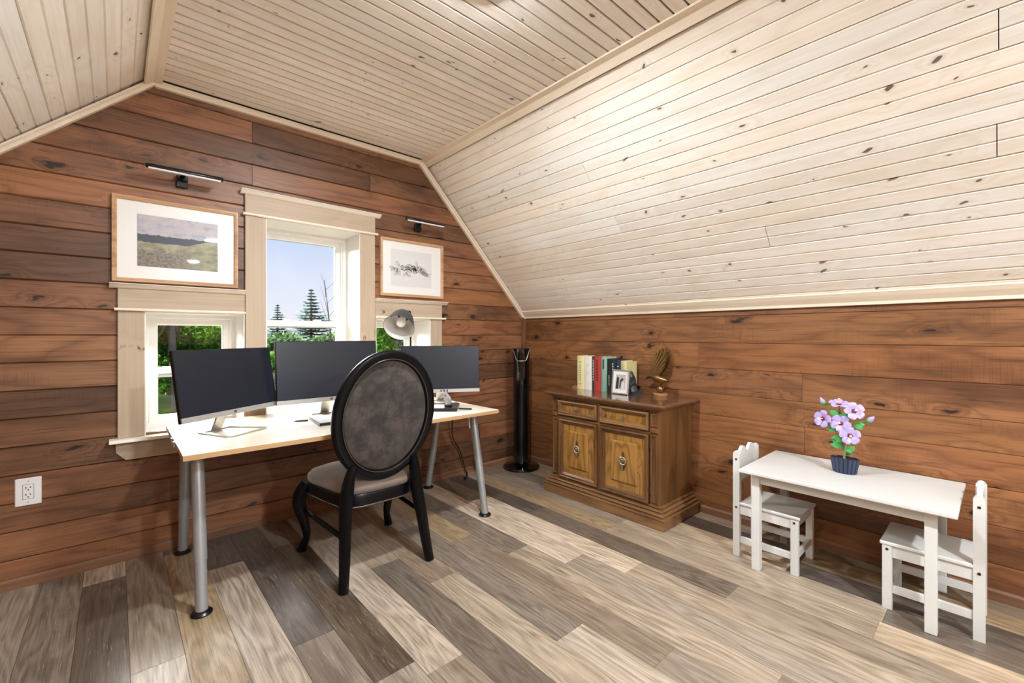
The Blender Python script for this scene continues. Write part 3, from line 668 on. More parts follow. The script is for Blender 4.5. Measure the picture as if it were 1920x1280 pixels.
# --- pictures and picture lights ---------------------------------------------------
def picture(name, x0, x1, z0, z1, label, art, fr=0.022):
    t = thing(name, ((x0 + x1) / 2, YG, z0), label, 'picture', 'framed pictures beside the tall window')
    f = lambda a, b, h: (a, YG - h, b)
    obj('frame', ringframe(B(), f, x0, x1, z0, z1, [(0, 0), (0, 0.022), (0.003, 0.026), (0.009, 0.026), (0.011, 0.023), (0.015, 0.024), (0.019, 0.02), (fr, 0.017), (fr, 0)]), M['gilt'], t)
    obj('mat', bx((x0 + fr - 0.002, YG - 0.012, z0 + fr - 0.002), (x1 - fr + 0.002, YG - 0.002, z1 - fr + 0.002)), M['mat'], t)
    return t
def painting_mat():
    g = G('landscape_print'); co = g.n('TexCoord').outputs['Object']; sp = g.n('SeparateXYZ', {0: co}); X, Zc = sp.outputs[0], sp.outputs[2]
    nz = g.noise(g.vmul(co, (14, 1, 30)), 1.0, 5, 0.65); nf = g.noise(g.vmul(co, (60, 1, 90)), 1.0, 4, 0.7)
    sky = g.ramp(nz, [(0.3, S('#8f90a4')), (0.5, S('#b7b2b8')), (0.68, S('#c9b7ae'))])
    field = g.ramp(nz, [(0.3, S('#6f6a56')), (0.48, S('#8f8b68')), (0.62, S('#a39f7e')), (0.78, S('#8a7b66'))])
    brown = g.ramp(nf, [(0.35, S('#554a41')), (0.6, S('#8f8170'))])
    field = g.mix(g.math('MULTIPLY', g.step(g.math('ADD', Zc, g.math('MULTIPLY', nz, 0.12)), 0.035, -0.0), g.step(X, 0.14, -0.06)), field, brown)
    hz = g.math('MULTIPLY_ADD', g.noise(g.vmul(co, (26, 0, 0)), 1.0, 4, 0.6), 0.034, 0.016)
    top = g.math('SUBTRACT', Zc, hz)                                  # > 0 above the tree line
    base = g.math('SUBTRACT', Zc, g.math('MULTIPLY_ADD', g.step(X, 0.02, 0.14), 0.034, g.math('MULTIPLY_ADD', nz, 0.03, -0.024)))
    col = g.mix(g.step(base, -0.002, 0.002), field, S('#3a3c4c'))
    col = g.mix(g.step(top, -0.002, 0.002), col, sky)
    g.set(Base_Color=col, Roughness=0.4, Coat_Weight=0.08, Coat_Roughness=0.03); return g.m
p1 = picture('framed_painting', -0.017, 0.554, 1.486, 1.945, 'wide gilt-framed landscape painting left of the tall window', 0)
c0 = Vector((0.269, YG - 0.0135, 1.7165))
bm = bx((-0.182, -0.001, -0.14), (0.182, 0.001, 0.14)); ar = obj('print', bm, painting_mat()); ar.parent = p1; ar.location = c0 - Vector(p1.location)
p2 = picture('framed_drawing', 1.472, 2.028, 1.50, 1.943, 'gilt-framed botanical ink drawing right of the tall window', 0)
obj('paper', bx((1.562, YG - 0.0135, 1.583), (1.917, YG - 0.012, 1.863)), M['paper'], p2)
RD = random.Random(5); bm = B(); yk = YG - 0.0140
def ribbon(pts, w):
    for a, b in zip(pts, pts[1:]):
        a = Vector(a); b = Vector(b); d = (b - a); n_ = Vector((-d.y, d.x)).normalized() * w
        quad(bm, (a.x - n_.x, yk, a.y - n_.y), (a.x + n_.x, yk, a.y + n_.y), (b.x + n_.x, yk, b.y + n_.y), (b.x - n_.x, yk, b.y - n_.y))
stem = [(1.60 + 0.032 * i, 1.722 - 0.012 * math.sin(i * 0.9) - 0.0016 * i) for i in range(11)]
ribbon(stem, 0.0011)
for i in range(44):
    px, pz = stem[RD.randrange(0, 9)]; a = RD.uniform(0, 2 * PI); L_ = RD.uniform(0.028, 0.052); w_ = L_ * RD.uniform(0.22, 0.4)
    px += RD.uniform(-0.014, 0.02); pz += RD.uniform(-0.03, 0.03) * (1 if 1.62 < px < 1.84 else 0.5)
    ol = []
    for q in range(13):
        th = 2 * PI * q / 12; u = L_ / 2 * (1 + math.cos(th)); v = w_ * math.sin(th) * (0.7 + 0.3 * math.cos(th))
        ol.append((px + u * math.cos(a) - v * math.sin(a), pz + (u * math.sin(a) + v * math.cos(a)) * 0.85))
    ribbon(ol, RD.uniform(0.0008, 0.0014)); ribbon([(px, pz), (px + L_ * 0.8 * math.cos(a), pz + L_ * 0.68 * math.sin(a))], RD.uniform(0.0004, 0.0016))
obj('ink_drawing', bm, M['ink'], p2)
def picture_light(x0, x1, z, bxc, label):
    t = thing('picture_light', (bxc, YG, z - 0.03), label, 'picture light', 'black picture lights on the gable wall')
    obj('wall_mount', bx((bxc - 0.026, YG - 0.03, z - 0.055), (bxc + 0.026, YG, z + 0.01), 0.003), M['black'], t)
    obj('arm', tube(B(), [(bxc, YG - 0.02, z - 0.005), (bxc, YG - 0.13, z + 0.008)], 0.012, 10, 0.6), M['black'], t)
    hd = obj('lamp_bar', tube(B(), [(x0, 3.0, z), (x0 + 0.004, 3.0, z), (x1 - 0.004, 3.0, z), (x1, 3.0, z)], [0.009, 0.0125, 0.0125, 0.009], 16), M['black'], t, smooth=50)
    obj('light_strip', bx((x0 + 0.012, 2.988, z - 0.0165), (x1 - 0.012, 3.003, z - 0.008), 0.002), M['plastic'], hd)
picture_light(0.115, 0.460, 2.094, 0.28, 'long black picture light above the landscape painting')
picture_light(1.625, 1.972, 2.082, 1.79, 'short-looking black picture light above the botanical drawing')

# --- outlets and cords -------------------------------------------------------------------
def outlet(x0, x1, z0, z1, label):
    xc, zc = (x0 + x1) / 2, (z0 + z1) / 2
    t = thing('wall_outlet', (xc, YG, zc), label, 'outlet', 'white wall outlets')
    pl = obj('cover_plate', bx((x0, YG - 0.007, z0), (x1, YG + 0.001, z1), 0.003), M['plastic'], t)
    rc = obj('receptacle', bx((xc - 0.0175, YG - 0.0095, zc - 0.034), (xc + 0.0175, YG - 0.006, zc + 0.034), 0.001), M['plastic'], t)
    obj('gap', ringframe(B(), lambda a, b, h: (a, YG - 0.0068 - h, b), xc - 0.0188, xc + 0.0188, zc - 0.0353, zc + 0.0353, [(0, 0), (0, 0.0004), (0.0012, 0.0004), (0.0012, 0)]), M['slot'], t)
    for dz in (0.017, -0.017):
        for dx, w, hh, oz in ((-0.0072, 0.0016, 0.0045, 0.004), (0.0072, 0.0016, 0.0038, 0.004), (0.0, 0.0028, 0.0026, -0.0075)):
            obj('slot', bx((xc + dx - w, YG - 0.0098, zc + dz + oz - hh), (xc + dx + w, YG - 0.0094, zc + dz + oz + hh)), M['slot'], rc)
    for dz in (0.05, -0.05): obj('screw', lathe(B(), [(0.0, 0.0), (0.003, 0.0), (0.003, 0.001), (0.0, 0.0012)], 10, (xc, YG - 0.007, zc + dz), Matrix.Rotation(PI / 2, 3, 'X')), M['silver'], pl)
    return t
outlet(-0.356, -0.268, 0.385, 0.516, 'white wall outlet low on the wall left of the desk')
outlet(2.305, 2.375, 0.385, 0.50, 'white wall outlet behind the right desk legs')
c = thing('power_cord', (2.34, 3.1, 0.45), 'black cord plugged into the outlet behind the desk leg', 'cord')
obj('plug', bx((2.322, 3.085, 0.432), (2.358, YG - 0.009, 0.462), 0.006), M['black'], c)
obj('cable', tube(B(), smoothpath([(2.34, 3.09, 0.44), (2.37, 3.078, 0.38), (2.385, 3.08, 0.27), (2.35, 3.085, 0.16), (2.345, 3.095, 0.08), (2.36, 3.09, 0.012), (2.40, 3.06, 0.008)], 5), 0.005, 8), M['black'], c, smooth=50)
c = thing('power_cord', (2.08, 3.0, 0.4), 'black cord hanging from the desk to the floor by the wall', 'cord')
obj('cable', tube(B(), smoothpath([(1.95, 2.93, 0.682), (2.05, 3.0, 0.60), (2.083, 3.06, 0.47), (2.102, 3.08, 0.346), (2.183, 3.09, 0.214), (2.235, 3.09, 0.06), (2.245, 3.07, 0.010), (2.20, 3.03, 0.008), (2.16, 3.00, 0.008)], 5), 0.005, 8), M['black'], c, smooth=50)
obj('cable_end', tube(B(), smoothpath([(2.245, 3.08, 0.02), (2.22, 3.04, 0.012), (2.16, 2.98, 0.010)], 3), 0.007, 8), M['black'], c, smooth=50)

# --- tower fan ------------------------------------------------------------------------------
fx_, fy_ = 2.745, 2.925
t = thing('tower_fan', (fx_, fy_, 0), 'slim glossy black tower fan in the corner between the walls', 'fan')
vd = Vector((-0.68, -0.73, 0)).normalized(); rd = Vector((-vd.y, vd.x, 0)) * -1
obj('base', lathe(B(), [(0.166, 0.0), (0.168, 0.012), (0.160, 0.022), (0.09, 0.030), (0.055, 0.045), (0.05, 0.06), (0.0, 0.06)], 40, (fx_, fy_, 0)), M['gloss_black'], t, smooth=40)
obj('body', lathe(B(), [(0.055, 0.055), (0.072, 0.065), (0.074, 0.10), (0.076, 0.70), (0.078, 0.72), (0.078, 1.03), (0.081, 1.065), (0.083, 1.08), (0.07, 1.084), (0.0, 1.084)], 40, (fx_, fy_, 0)), M['gloss_black'], t, smooth=30)
def fanpt(a, z, r): return Vector((fx_, fy_, z)) + (vd * math.cos(a) + rd * math.sin(a)) * r
for a0 in [-0.55 + 0.1 * i for i in range(12)]:
    obj('grille_slat', tube(B(), [fanpt(a0, 0.12, 0.0765), fanpt(a0, 0.76, 0.079)], 0.0018, 6), M['black'], t)
obj('control_panel', loops(B(), [[fanpt(-0.42 + 0.84 * i / 10, z, 0.0805) for i in range(11)] for z in (0.80, 0.87, 0.95, 1.03)], False), M['gloss_black'], t, smooth=50)
obj('chrome_trim', tube(B(), [fanpt(-1.25, 1.074, 0.083), fanpt(-1.0, 1.055, 0.082), fanpt(-0.62, 0.985, 0.081)] + [fanpt(-0.45 + 0.9 * i / 8, 0.972, 0.081) for i in range(9)] + [fanpt(0.62, 0.985, 0.081), fanpt(1.0, 1.055, 0.082), fanpt(1.25, 1.074, 0.083)], 0.0028, 6), M['silver'], t, smooth=50)
obj('button', lathe(B(), [(0.0, 0.0), (0.005, 0.0), (0.005, 0.003), (0.0, 0.004)], 10, fanpt(0.25, 0.86, 0.082)), M['silver'], t)

# --- cabinet ------------------------------------------------------------------------------------
CT = 0.768; XF = 2.53
t = thing('cabinet', (2.72, 1.875, 0), 'carved walnut cabinet with two drawers and two doors against the right wall', 'cabinet')
obj('body', bx((XF, 1.428, 0.09), (2.945, 2.33, 0.742), 0.002), M['cab'], t)
def mould(prof, y0, y1, x1):                           # prof of (outset from body, z): runs round left end, front, right end
    bm = B(); rings = []
    for o_, z in prof: rings.append([(x1, y1 + o_, z), (XF - o_, y1 + o_, z), (XF - o_, y0 - o_, z), (x1, y0 - o_, z)])
    return loops(bm, rings)
obj('top', mould([(0.02, 0.742), (0.042, 0.744), (0.05, 0.752), (0.05, 0.760), (0.044, 0.766), (0.036, CT)], 1.428, 2.33, 2.962), M['cab_top'], t)
obj('cornice', mould([(0.0, 0.722), (0.008, 0.724), (0.012, 0.732), (0.022, 0.736), (0.026, 0.742)], 1.428, 2.33, 2.952), M['cab_y'], t)
obj('base_moulding', mould([(0.0, 0.128), (0.014, 0.128), (0.016, 0.122), (0.008, 0.118), (0.010, 0.113), (0.026, 0.110), (0.030, 0.103), (0.020, 0.098), (0.022, 0.093), (0.040, 0.090), (0.044, 0.082), (0.034, 0.078), (0.036, 0.073), (0.056, 0.071), (0.058, 0.066)][::-1], 1.428, 2.33, 2.952), M['cab_y'], t)
obj('plinth', mould([(0.048, 0.0), (0.053, 0.003), (0.053, 0.064), (0.05, 0.066)], 1.428, 2.33, 2.95), M['cab_y'], t)
ff = lambda a, b, h: (XF - h, a, b)
for y0, y1 in ((2.268, 2.328), (1.431, 1.492)):
    pl = obj('pilaster', bx((XF - 0.012, y0, 0.122), (XF + 0.002, y1, 0.722), 0.002), M['cab'], t)
    for z0, z1 in ((0.145, 0.57), (0.625, 0.705)):
        obj('inlay', ringframe(B(), lambda a, b, h: (XF - 0.012 - h, a, b), y0 + 0.006, y1 - 0.006, z0, z1, [(0, 0), (0.002, 0.006), (0.008, 0.006), (0.011, 0.0)]), M['cab'], pl)
    obj('collar_block', bx((XF - 0.022, y0 + 0.002, 0.585), (XF - 0.008, y1 - 0.002, 0.612), 0.004), M['cab'], pl)
obj('divider', bx((XF - 0.014, 1.878, 0.122), (XF + 0.002, 1.900, 0.722), 0.003), M['cab'], t)
obj('rail', bx((XF - 0.010, 1.492, 0.572), (XF + 0.002, 2.268, 0.588), 0.002), M['cab_y'], t)
MO = [(0, 0), (0, 0.018), (0.003, 0.026), (0.008, 0.028), (0.012, 0.025), (0.013, 0.020), (0.019, 0.020), (0.020, 0.015), (0.031, 0.006), (0.033, 0.003), (0.033, 0)]
def knob(p, parent):
    obj('knob', lathe(B(), [(0.006, 0.0), (0.005, 0.008), (0.011, 0.014), (0.013, 0.02), (0.010, 0.026), (0.0, 0.028)], 16, p, Matrix.Rotation(-PI / 2, 3, 'Y')), M['pewter'], parent, smooth=50)
for y0, y1, z0, z1 in ((1.905, 2.264, 0.598, 0.707), (1.500, 1.876, 0.594, 0.709)):
    dr = obj('drawer', bx((XF - 0.006, y0 + 0.01, z0 + 0.01), (XF + 0.002, y1 - 0.01, z1 - 0.01)), M['cab_panel'], t)
    obj('drawer_moulding', ringframe(B(), ff, y0, y1, z0, z1, MO), M['cab_y'], dr)
    knob((XF - 0.005, (y0 + y1) / 2, (z0 + z1) / 2), dr)
for y0, y1, z0, z1 in ((1.902, 2.258, 0.130, 0.570), (1.500, 1.874, 0.130, 0.570)):
    yc = (y0 + y1) / 2
    dr = obj('door', bx((XF - 0.007, y0 + 0.01, z0 + 0.01), (XF + 0.002, y1 - 0.01, z1 - 0.01)), M['cab_panel'], t)
    obj('door_moulding', ringframe(B(), ff, y0, y1, z0, z1, [(a * 1.25, h) for a, h in MO]), M['cab'], dr)
    obj('raised_panel', ringframe(B(), ff, y0 + 0.085, y1 - 0.085, z0 + 0.085, z1 - 0.08, [(0, 0.004), (0, 0.008), (0.008, 0.016), (0.012, 0.0165), (0.04, 0.0165), (0.092, 0.0168), (0.092, 0.004)]), M['cab_panel'], dr)
    zp = 0.368
    pu = obj('door_pull', prism(B(), [(yc + a * 0.8, zp + b) for a, b in ((0, 0.058), (0.012, 0.046), (0.007, 0.034), (0.016, 0.026), (0.012, 0.004), (0.016, -0.012), (0.006, -0.03), (0.011, -0.052), (0.0, -0.068), (-0.011, -0.052), (-0.006, -0.03), (-0.016, -0.012), (-0.012, 0.004), (-0.016, 0.026), (-0.007, 0.034), (-0.012, 0.046))], 'X', XF - 0.021, XF - 0.016), M['bronze'], dr)
    obj('pull_ring', tube(B(), [(XF - 0.027, yc + 0.023 * math.cos(2 * PI * i / 24), zp - 0.004 + 0.025 * math.sin(2 * PI * i / 24)) for i in range(25)], 0.0055, 8), M['pewter'], pu, smooth=50)
    obj('rosette', lathe(B(), [(0.013, 0.0), (0.012, 0.005), (0.007, 0.008), (0.0, 0.009)], 16, (XF - 0.02, yc, zp), Matrix.Rotation(-PI / 2, 3, 'Y')), M['pewter'], pu, smooth=50)
    obj('drop', lathe(B(), [(0.0, -0.02), (0.005, -0.014), (0.004, -0.004), (0.006, 0.004), (0.0, 0.01)], 10, (XF - 0.027, yc, zp - 0.04)), M['pewter'], pu, smooth=50)
for zz in (0.19, 0.48): obj('hinge', bx((XF - 0.018, 1.490, zz), (XF - 0.006, 1.501, zz + 0.045), 0.002), M['slot'], t)

# --- books on the cabinet -------------------------------------------------------------------------
BK = [(2.315, 2.249, 1.035, '#e6dca4', '#8c7f4a', 'tall pale yellow hardback at the left end of the books', 'bands'),
      (2.246, 2.176, 1.033, '#ece8dd', '#b9b4a8', 'thick white hardback between the yellow and dark books', 'lines'),
      (2.174, 2.145, 1.035, '#3d3a36', '#d8d4c8', 'thin charcoal book between the white and red ones', 'title'),
      (2.143, 2.082, 1.035, '#b5403a', '#4a1512', 'red hardback in the row of books', 'title'),
      (2.080, 2.031, 1.036, '#8fb5a0', '#26302c', 'mint green hardback right of the red book', 'block'),
      (2.029, 1.991, 1.020, '#1c2426', '#d0d0cc', 'black book right of the mint green one', 'low'),
      (1.989, 1.946, 1.017, '#23252e', '#c9c9cc', 'charcoal book with pale title above the photo frame', 'title'),
      (1.944, 1.907, 1.014, '#2b3448', '#e8e6e0', 'navy book above the photo frame', 'bands'),
      (1.905, 1.888, 1.010, '#d9cfa8', '#8a8258', 'very thin cream book above the photo frame', 'lines'),
      (1.886, 1.848, 1.007, '#d6cc93', '#7d7440', 'short yellow book at the right end of the row', 'lines')]
for i, (ya, yb_, zt, col, mk, lab, style) in enumerate(BK):
    xs_ = 2.795 + 0.006 * (i % 3); xe = 2.935
    cm = plain('book_cloth_%d' % i, col, 0.55, var=0.08); mm = plain('book_print_%d' % i, mk, 0.5)
    t = thing('book', ((xs_ + xe) / 2, (ya + yb_) / 2, CT), lab, 'book', 'books standing on the cabinet')
    zt -= 0.0
    w = ya - yb_; th = 0.003
    pr = [(xe, yb_), (xs_ + 0.004, yb_), (xs_, yb_ + w * 0.3), (xs_, ya - w * 0.3), (xs_ + 0.004, ya), (xe, ya), (xe, ya - th), (xs_ + 0.007, ya - th), (xs_ + 0.007, yb_ + th), (xe, yb_ + th)]
    obj('cover', prism(B(), pr, 'Z', CT, zt), cm, t)
    obj('pages', bx((xs_ + 0.007, yb_ + th, CT + 0.004), (xe - 0.004, ya - th, zt - 0.004)), M['paper'], t)
    xm = xs_ - 0.0006; Hb = zt - CT; yc = (ya + yb_) / 2
    def mark(y0, y1, z0, z1): obj('spine_print', bx((xm, y0, z0), (xs_ + 0.001, y1, z1)), mm, t)
    if style == 'bands':
        mark(yb_ + w * .3, ya - w * .3, CT + Hb * .80, CT + Hb * .82); mark(yb_ + w * .3, ya - w * .3, CT + Hb * .14, CT + Hb * .16)
        for q in range(7): mark(yc - w * 0.07, yc + w * 0.07, CT + Hb * (0.26 + 0.07 * q), CT + Hb * (0.30 + 0.07 * q))
    elif style == 'lines':
        for q in (0.45, 0.52, 0.72): mark(yc - w * .16, yc + w * .16, CT + Hb * q, CT + Hb * (q + 0.012))
    elif style == 'title':
        for q in range(8): mark(yc - w * 0.1, yc + w * 0.1, CT + Hb * (0.28 + 0.08 * q), CT + Hb * (0.335 + 0.08 * q))
    elif style == 'block': mark(yc - w * .05, yc + w * .19, CT + Hb * .64, CT + Hb * .92)
    else:
        for q in range(7): mark(yc - w * 0.11, yc + w * 0.11, CT + Hb * (0.20 + 0.045 * q), CT + Hb * (0.23 + 0.045 * q))
def bookend(y0, sgn, label, m1):
    t = thing('bookend', (2.86, y0, CT), label, 'bookend', 'carved bookends')
    bs = [(0.0, 0.0), (0.062, 0.0), (0.058, 0.014), (0.040, 0.020), (0.0, 0.022)]
    obj('base', prism(B(), [(y0 + sgn * a, CT + b) for a, b in bs], 'X', 2.81, 2.91), M['bronze_wood'] if sgn > 0 else m1, t)
    rk = [(0.0, 0.02), (0.048, 0.02), (0.040, 0.05), (0.030, 0.062), (0.034, 0.085), (0.020, 0.105), (0.022, 0.13), (0.010, 0.155), (0.0, 0.16)]
    bm = B(); rings = []
    for k_, xx in enumerate((2.815, 2.835, 2.855, 2.875, 2.905)):
        sc_ = (0.6, 0.95, 1.05, 0.9, 0.55)[k_]
        rings.append([(xx, y0 + sgn * a * sc_ * R.uniform(0.9, 1.1), CT + 0.02 + (b - 0.02) * (sc_ if b > 0.03 else 1)) for a, b in rk])
    loops(bm, rings); obj('carving', bm, m1, t, smooth=25)
bookend(2.318, 1, 'green carved bookend left of the yellow book', plain('green_carving', '#2f5a44', 0.35, var=0.5, sc=60, coat=0.3))
bookend(1.845, -1, 'dark carved bookend at the right end of the books', plain('dark_carving', '#35383a', 0.35, var=0.5, sc=60, coat=0.3))
# photo frame
t = thing('photo_frame', (2.76, 1.872, CT), 'small silver photo frame with a black and white picture before the books', 'photo frame')
lean = 0.11
pf = lambda a, b, h: (2.745 + b * lean - h, 1.945 - a, CT + 0.001 + b)
obj('frame', ringframe(B(), pf, 0.0, 0.146, 0.0, 0.178, [(0, -0.008), (0, 0.004), (0.003, 0.007), (0.008, 0.006), (0.010, 0.002), (0.010, -0.008)]), M['silver'], t)
def pbox(a0, a1, b0, b1, h0, h1):
    bm = B(); box(bm, (a0, b0, h0), (a1, b1, h1))
    for v in bm.verts: v.co = pf(*v.co)
    return bm
obj('mat', pbox(0.008, 0.138, 0.008, 0.17, -0.006, 0.0), M['mat'], t)
ph = obj('photograph', pbox(0.032, 0.116, 0.036, 0.142, 0.0, 0.0008), plain('photo_paper', '#b9b4aa', 0.35, var=0.35, sc=60), t)
def pshape(pts, name='photo_shape', m_=None): obj(name, prism(B(), pts, lambda h, p: pf(p[0], p[1], h), 0.0008, 0.0012), m_ or M['ink'], ph)
pshape([(0.034, 0.038), (0.058, 0.038), (0.060, 0.118), (0.054, 0.124), (0.042, 0.122), (0.038, 0.09)])
pshape([(0.066, 0.05), (0.076, 0.04), (0.080, 0.092), (0.092, 0.10), (0.098, 0.112), (0.088, 0.118), (0.078, 0.112), (0.068, 0.096)])
pshape([(0.080, 0.038), (0.112, 0.038), (0.108, 0.085), (0.096, 0.092), (0.086, 0.084)], 'photo_shape', M['paper'])
obj('easel_back', loops(B(), [[(2.762, 1.89, CT + 0.13), (2.762, 1.855, CT + 0.13), (2.765, 1.855, CT + 0.13), (2.765, 1.89, CT + 0.13)], [(2.782, 1.89, CT), (2.782, 1.855, CT), (2.785, 1.855, CT), (2.785, 1.89, CT)]]), M['black'], t)

# --- eagle statue ---------------------------------------------------------------------------------
ex, ey = 2.885, 1.628
t = thing('eagle_statue', (ex, ey, CT), 'bronze eagle statue with raised wings on a ball and wooden base', 'statue')
obj('base', lathe(B(), [(0.050, CT), (0.052, CT + 0.004), (0.052, CT + 0.018), (0.048, CT + 0.022), (0.0, CT + 0.022)], 36, (ex, ey, 0)), M['bronze_wood'], t, smooth=40)
obj('ball', lathe(B(), [(0.0, -0.027), (0.013, -0.024), (0.023, -0.014), (0.027, 0.0), (0.023, 0.014), (0.013, 0.024), (0.0, 0.027)], 24, (ex, ey, CT + 0.048)), M['bronze'], t, smooth=60)
ez = CT + 0.120
body = smoothpath([(ex, ey - 0.07, ez - 0.016), (ex, ey - 0.045, ez - 0.006), (ex, ey - 0.015, ez - 0.004), (ex, ey + 0.025, ez + 0.006), (ex, ey + 0.06, ez + 0.018), (ex, ey + 0.083, ez + 0.016), (ex, ey + 0.105, ez + 0.004), (ex, ey + 0.116, ez - 0.012)], 4)
tb = [0.006, 0.013, 0.024, 0.029, 0.019, 0.0155, 0.010, 0.002]
rr = [tb[min(i // 4, 7)] + (tb[min(i // 4 + 1, 7)] - tb[min(i // 4, 7)]) * ((i % 4) / 4) for i in range(len(body))]
obj('body', tube(B(), body, rr, 14), M['bronze'], t, smooth=60)
bm = B()
for k_ in range(5):
    a = -0.4 + 0.2 * k_; prism(bm, [(0.0, -0.004), (0.0, 0.004), (0.055, 0.009), (0.062, 0.0), (0.055, -0.009)], lambda h, p, a=a: (ex + math.sin(a) * p[0] + p[1], ey - 0.045 - p[0] * math.cos(a), ez - 0.002 - p[0] * 0.28 + h), -0.002, 0.002)
obj('tail', bm, M['bronze'], t)
for s in (-1, 1):
    obj('leg', tube(B(), [(ex + s * 0.010, ey - 0.005, ez - 0.02), (ex + s * 0.012, ey, CT + 0.085), (ex + s * 0.011, ey + 0.008, CT + 0.070)], [0.011, 0.007, 0.006], 8), M['bronze'], t, smooth=50)
    obj('claw', tube(B(), smoothpath([(ex + s * 0.011, ey + 0.004, CT + 0.075), (ex + s * 0.014, ey + 0.018, CT + 0.072), (ex + s * 0.014, ey + 0.026, CT + 0.056)], 3), [0.005, 0.005, 0.005, 0.004, 0.003, 0.0025, 0.0015], 6), M['bronze'], t, smooth=50)
    # wing: a shoulder sheet and long separate flight feathers
    wf_ = lambda u, v, h, s=s: (ex + s * (0.016 + v * 0.06) + h, ey + 0.018 + u, ez + 0.008 + v)
    bm = B(); prism(bm, [(0.030, 0.0), (0.040, 0.04), (0.038, 0.08), (0.026, 0.118), (0.006, 0.146), (-0.010, 0.142), (-0.020, 0.10), (-0.026, 0.05), (-0.022, -0.005)], lambda h, p: wf_(p[0], p[1], h), -0.0035, 0.0035)
    wg = obj('wing', bm, M['bronze'], t)
    tips = [(-0.006, 0.180), (-0.020, 0.196), (-0.034, 0.208), (-0.048, 0.216), (-0.062, 0.215), (-0.075, 0.206), (-0.085, 0.192), (-0.090, 0.174), (-0.089, 0.154), (-0.083, 0.134), (-0.075, 0.114), (-0.066, 0.094), (-0.056, 0.072)]
    roots = [(0.030 - 0.0036 * q, 0.102 - 0.0065 * q) for q in range(13)]
    for k_, (tp, rt) in enumerate(zip(tips, roots)):
        d = Vector((tp[0] - rt[0], tp[1] - rt[1])); L_ = d.length; d.normalize(); n_ = Vector((-d.y, d.x)); w_ = 0.0066
        pts = [(0, -w_), (L_ * 0.8, -w_ * 0.95), (L_ * 0.94, -w_ * 0.5), (L_, 0), (L_ * 0.9, w_ * 0.7), (L_ * 0.7, w_), (0, w_)]
        off = 0.004 if k_ % 2 else -0.004
        obj('feather', prism(B(), [(rt[0] + d.x * a + n_.x * b, rt[1] + d.y * a + n_.y * b) for a, b in pts], lambda h, p: wf_(p[0], p[1], h), off - 0.003, off + 0.003), M['bronze'], wg)

# --- children's table and chairs --------------------------------------------------------------------
KZ = 0.512; KX0, KX1, KY0, KY1 = 2.388, 2.945, 0.112, 0.908
t = thing('childrens_table', (2.67, 0.51, 0), 'small white children\'s table along the right wall', 'table')
obj('tabletop', bx((KX0, KY0, KZ - 0.018), (KX1, KY1, KZ), 0.004, 2), M['white'], t)
lw = 0.038
LX = (2.432, 2.905 - lw); LY = (0.172, 0.862 - lw)
for xx in LX:
    for yy in LY: obj('leg', bx((xx, yy, 0), (xx + lw, yy + lw, KZ - 0.018), 0.002), M['white'], t)
for xx in (LX[0] + 0.006, LX[1] + 0.014): obj('apron', bx((xx, LY[0] + lw, KZ - 0.068), (xx + 0.018, LY[1], KZ - 0.018)), M['white'], t)
for yy in (LY[0] + 0.008, LY[1] + 0.012): obj('apron', bx((LX[0] + lw, yy, KZ - 0.068), (LX[1], yy + 0.018, KZ - 0.018)), M['white'], t)
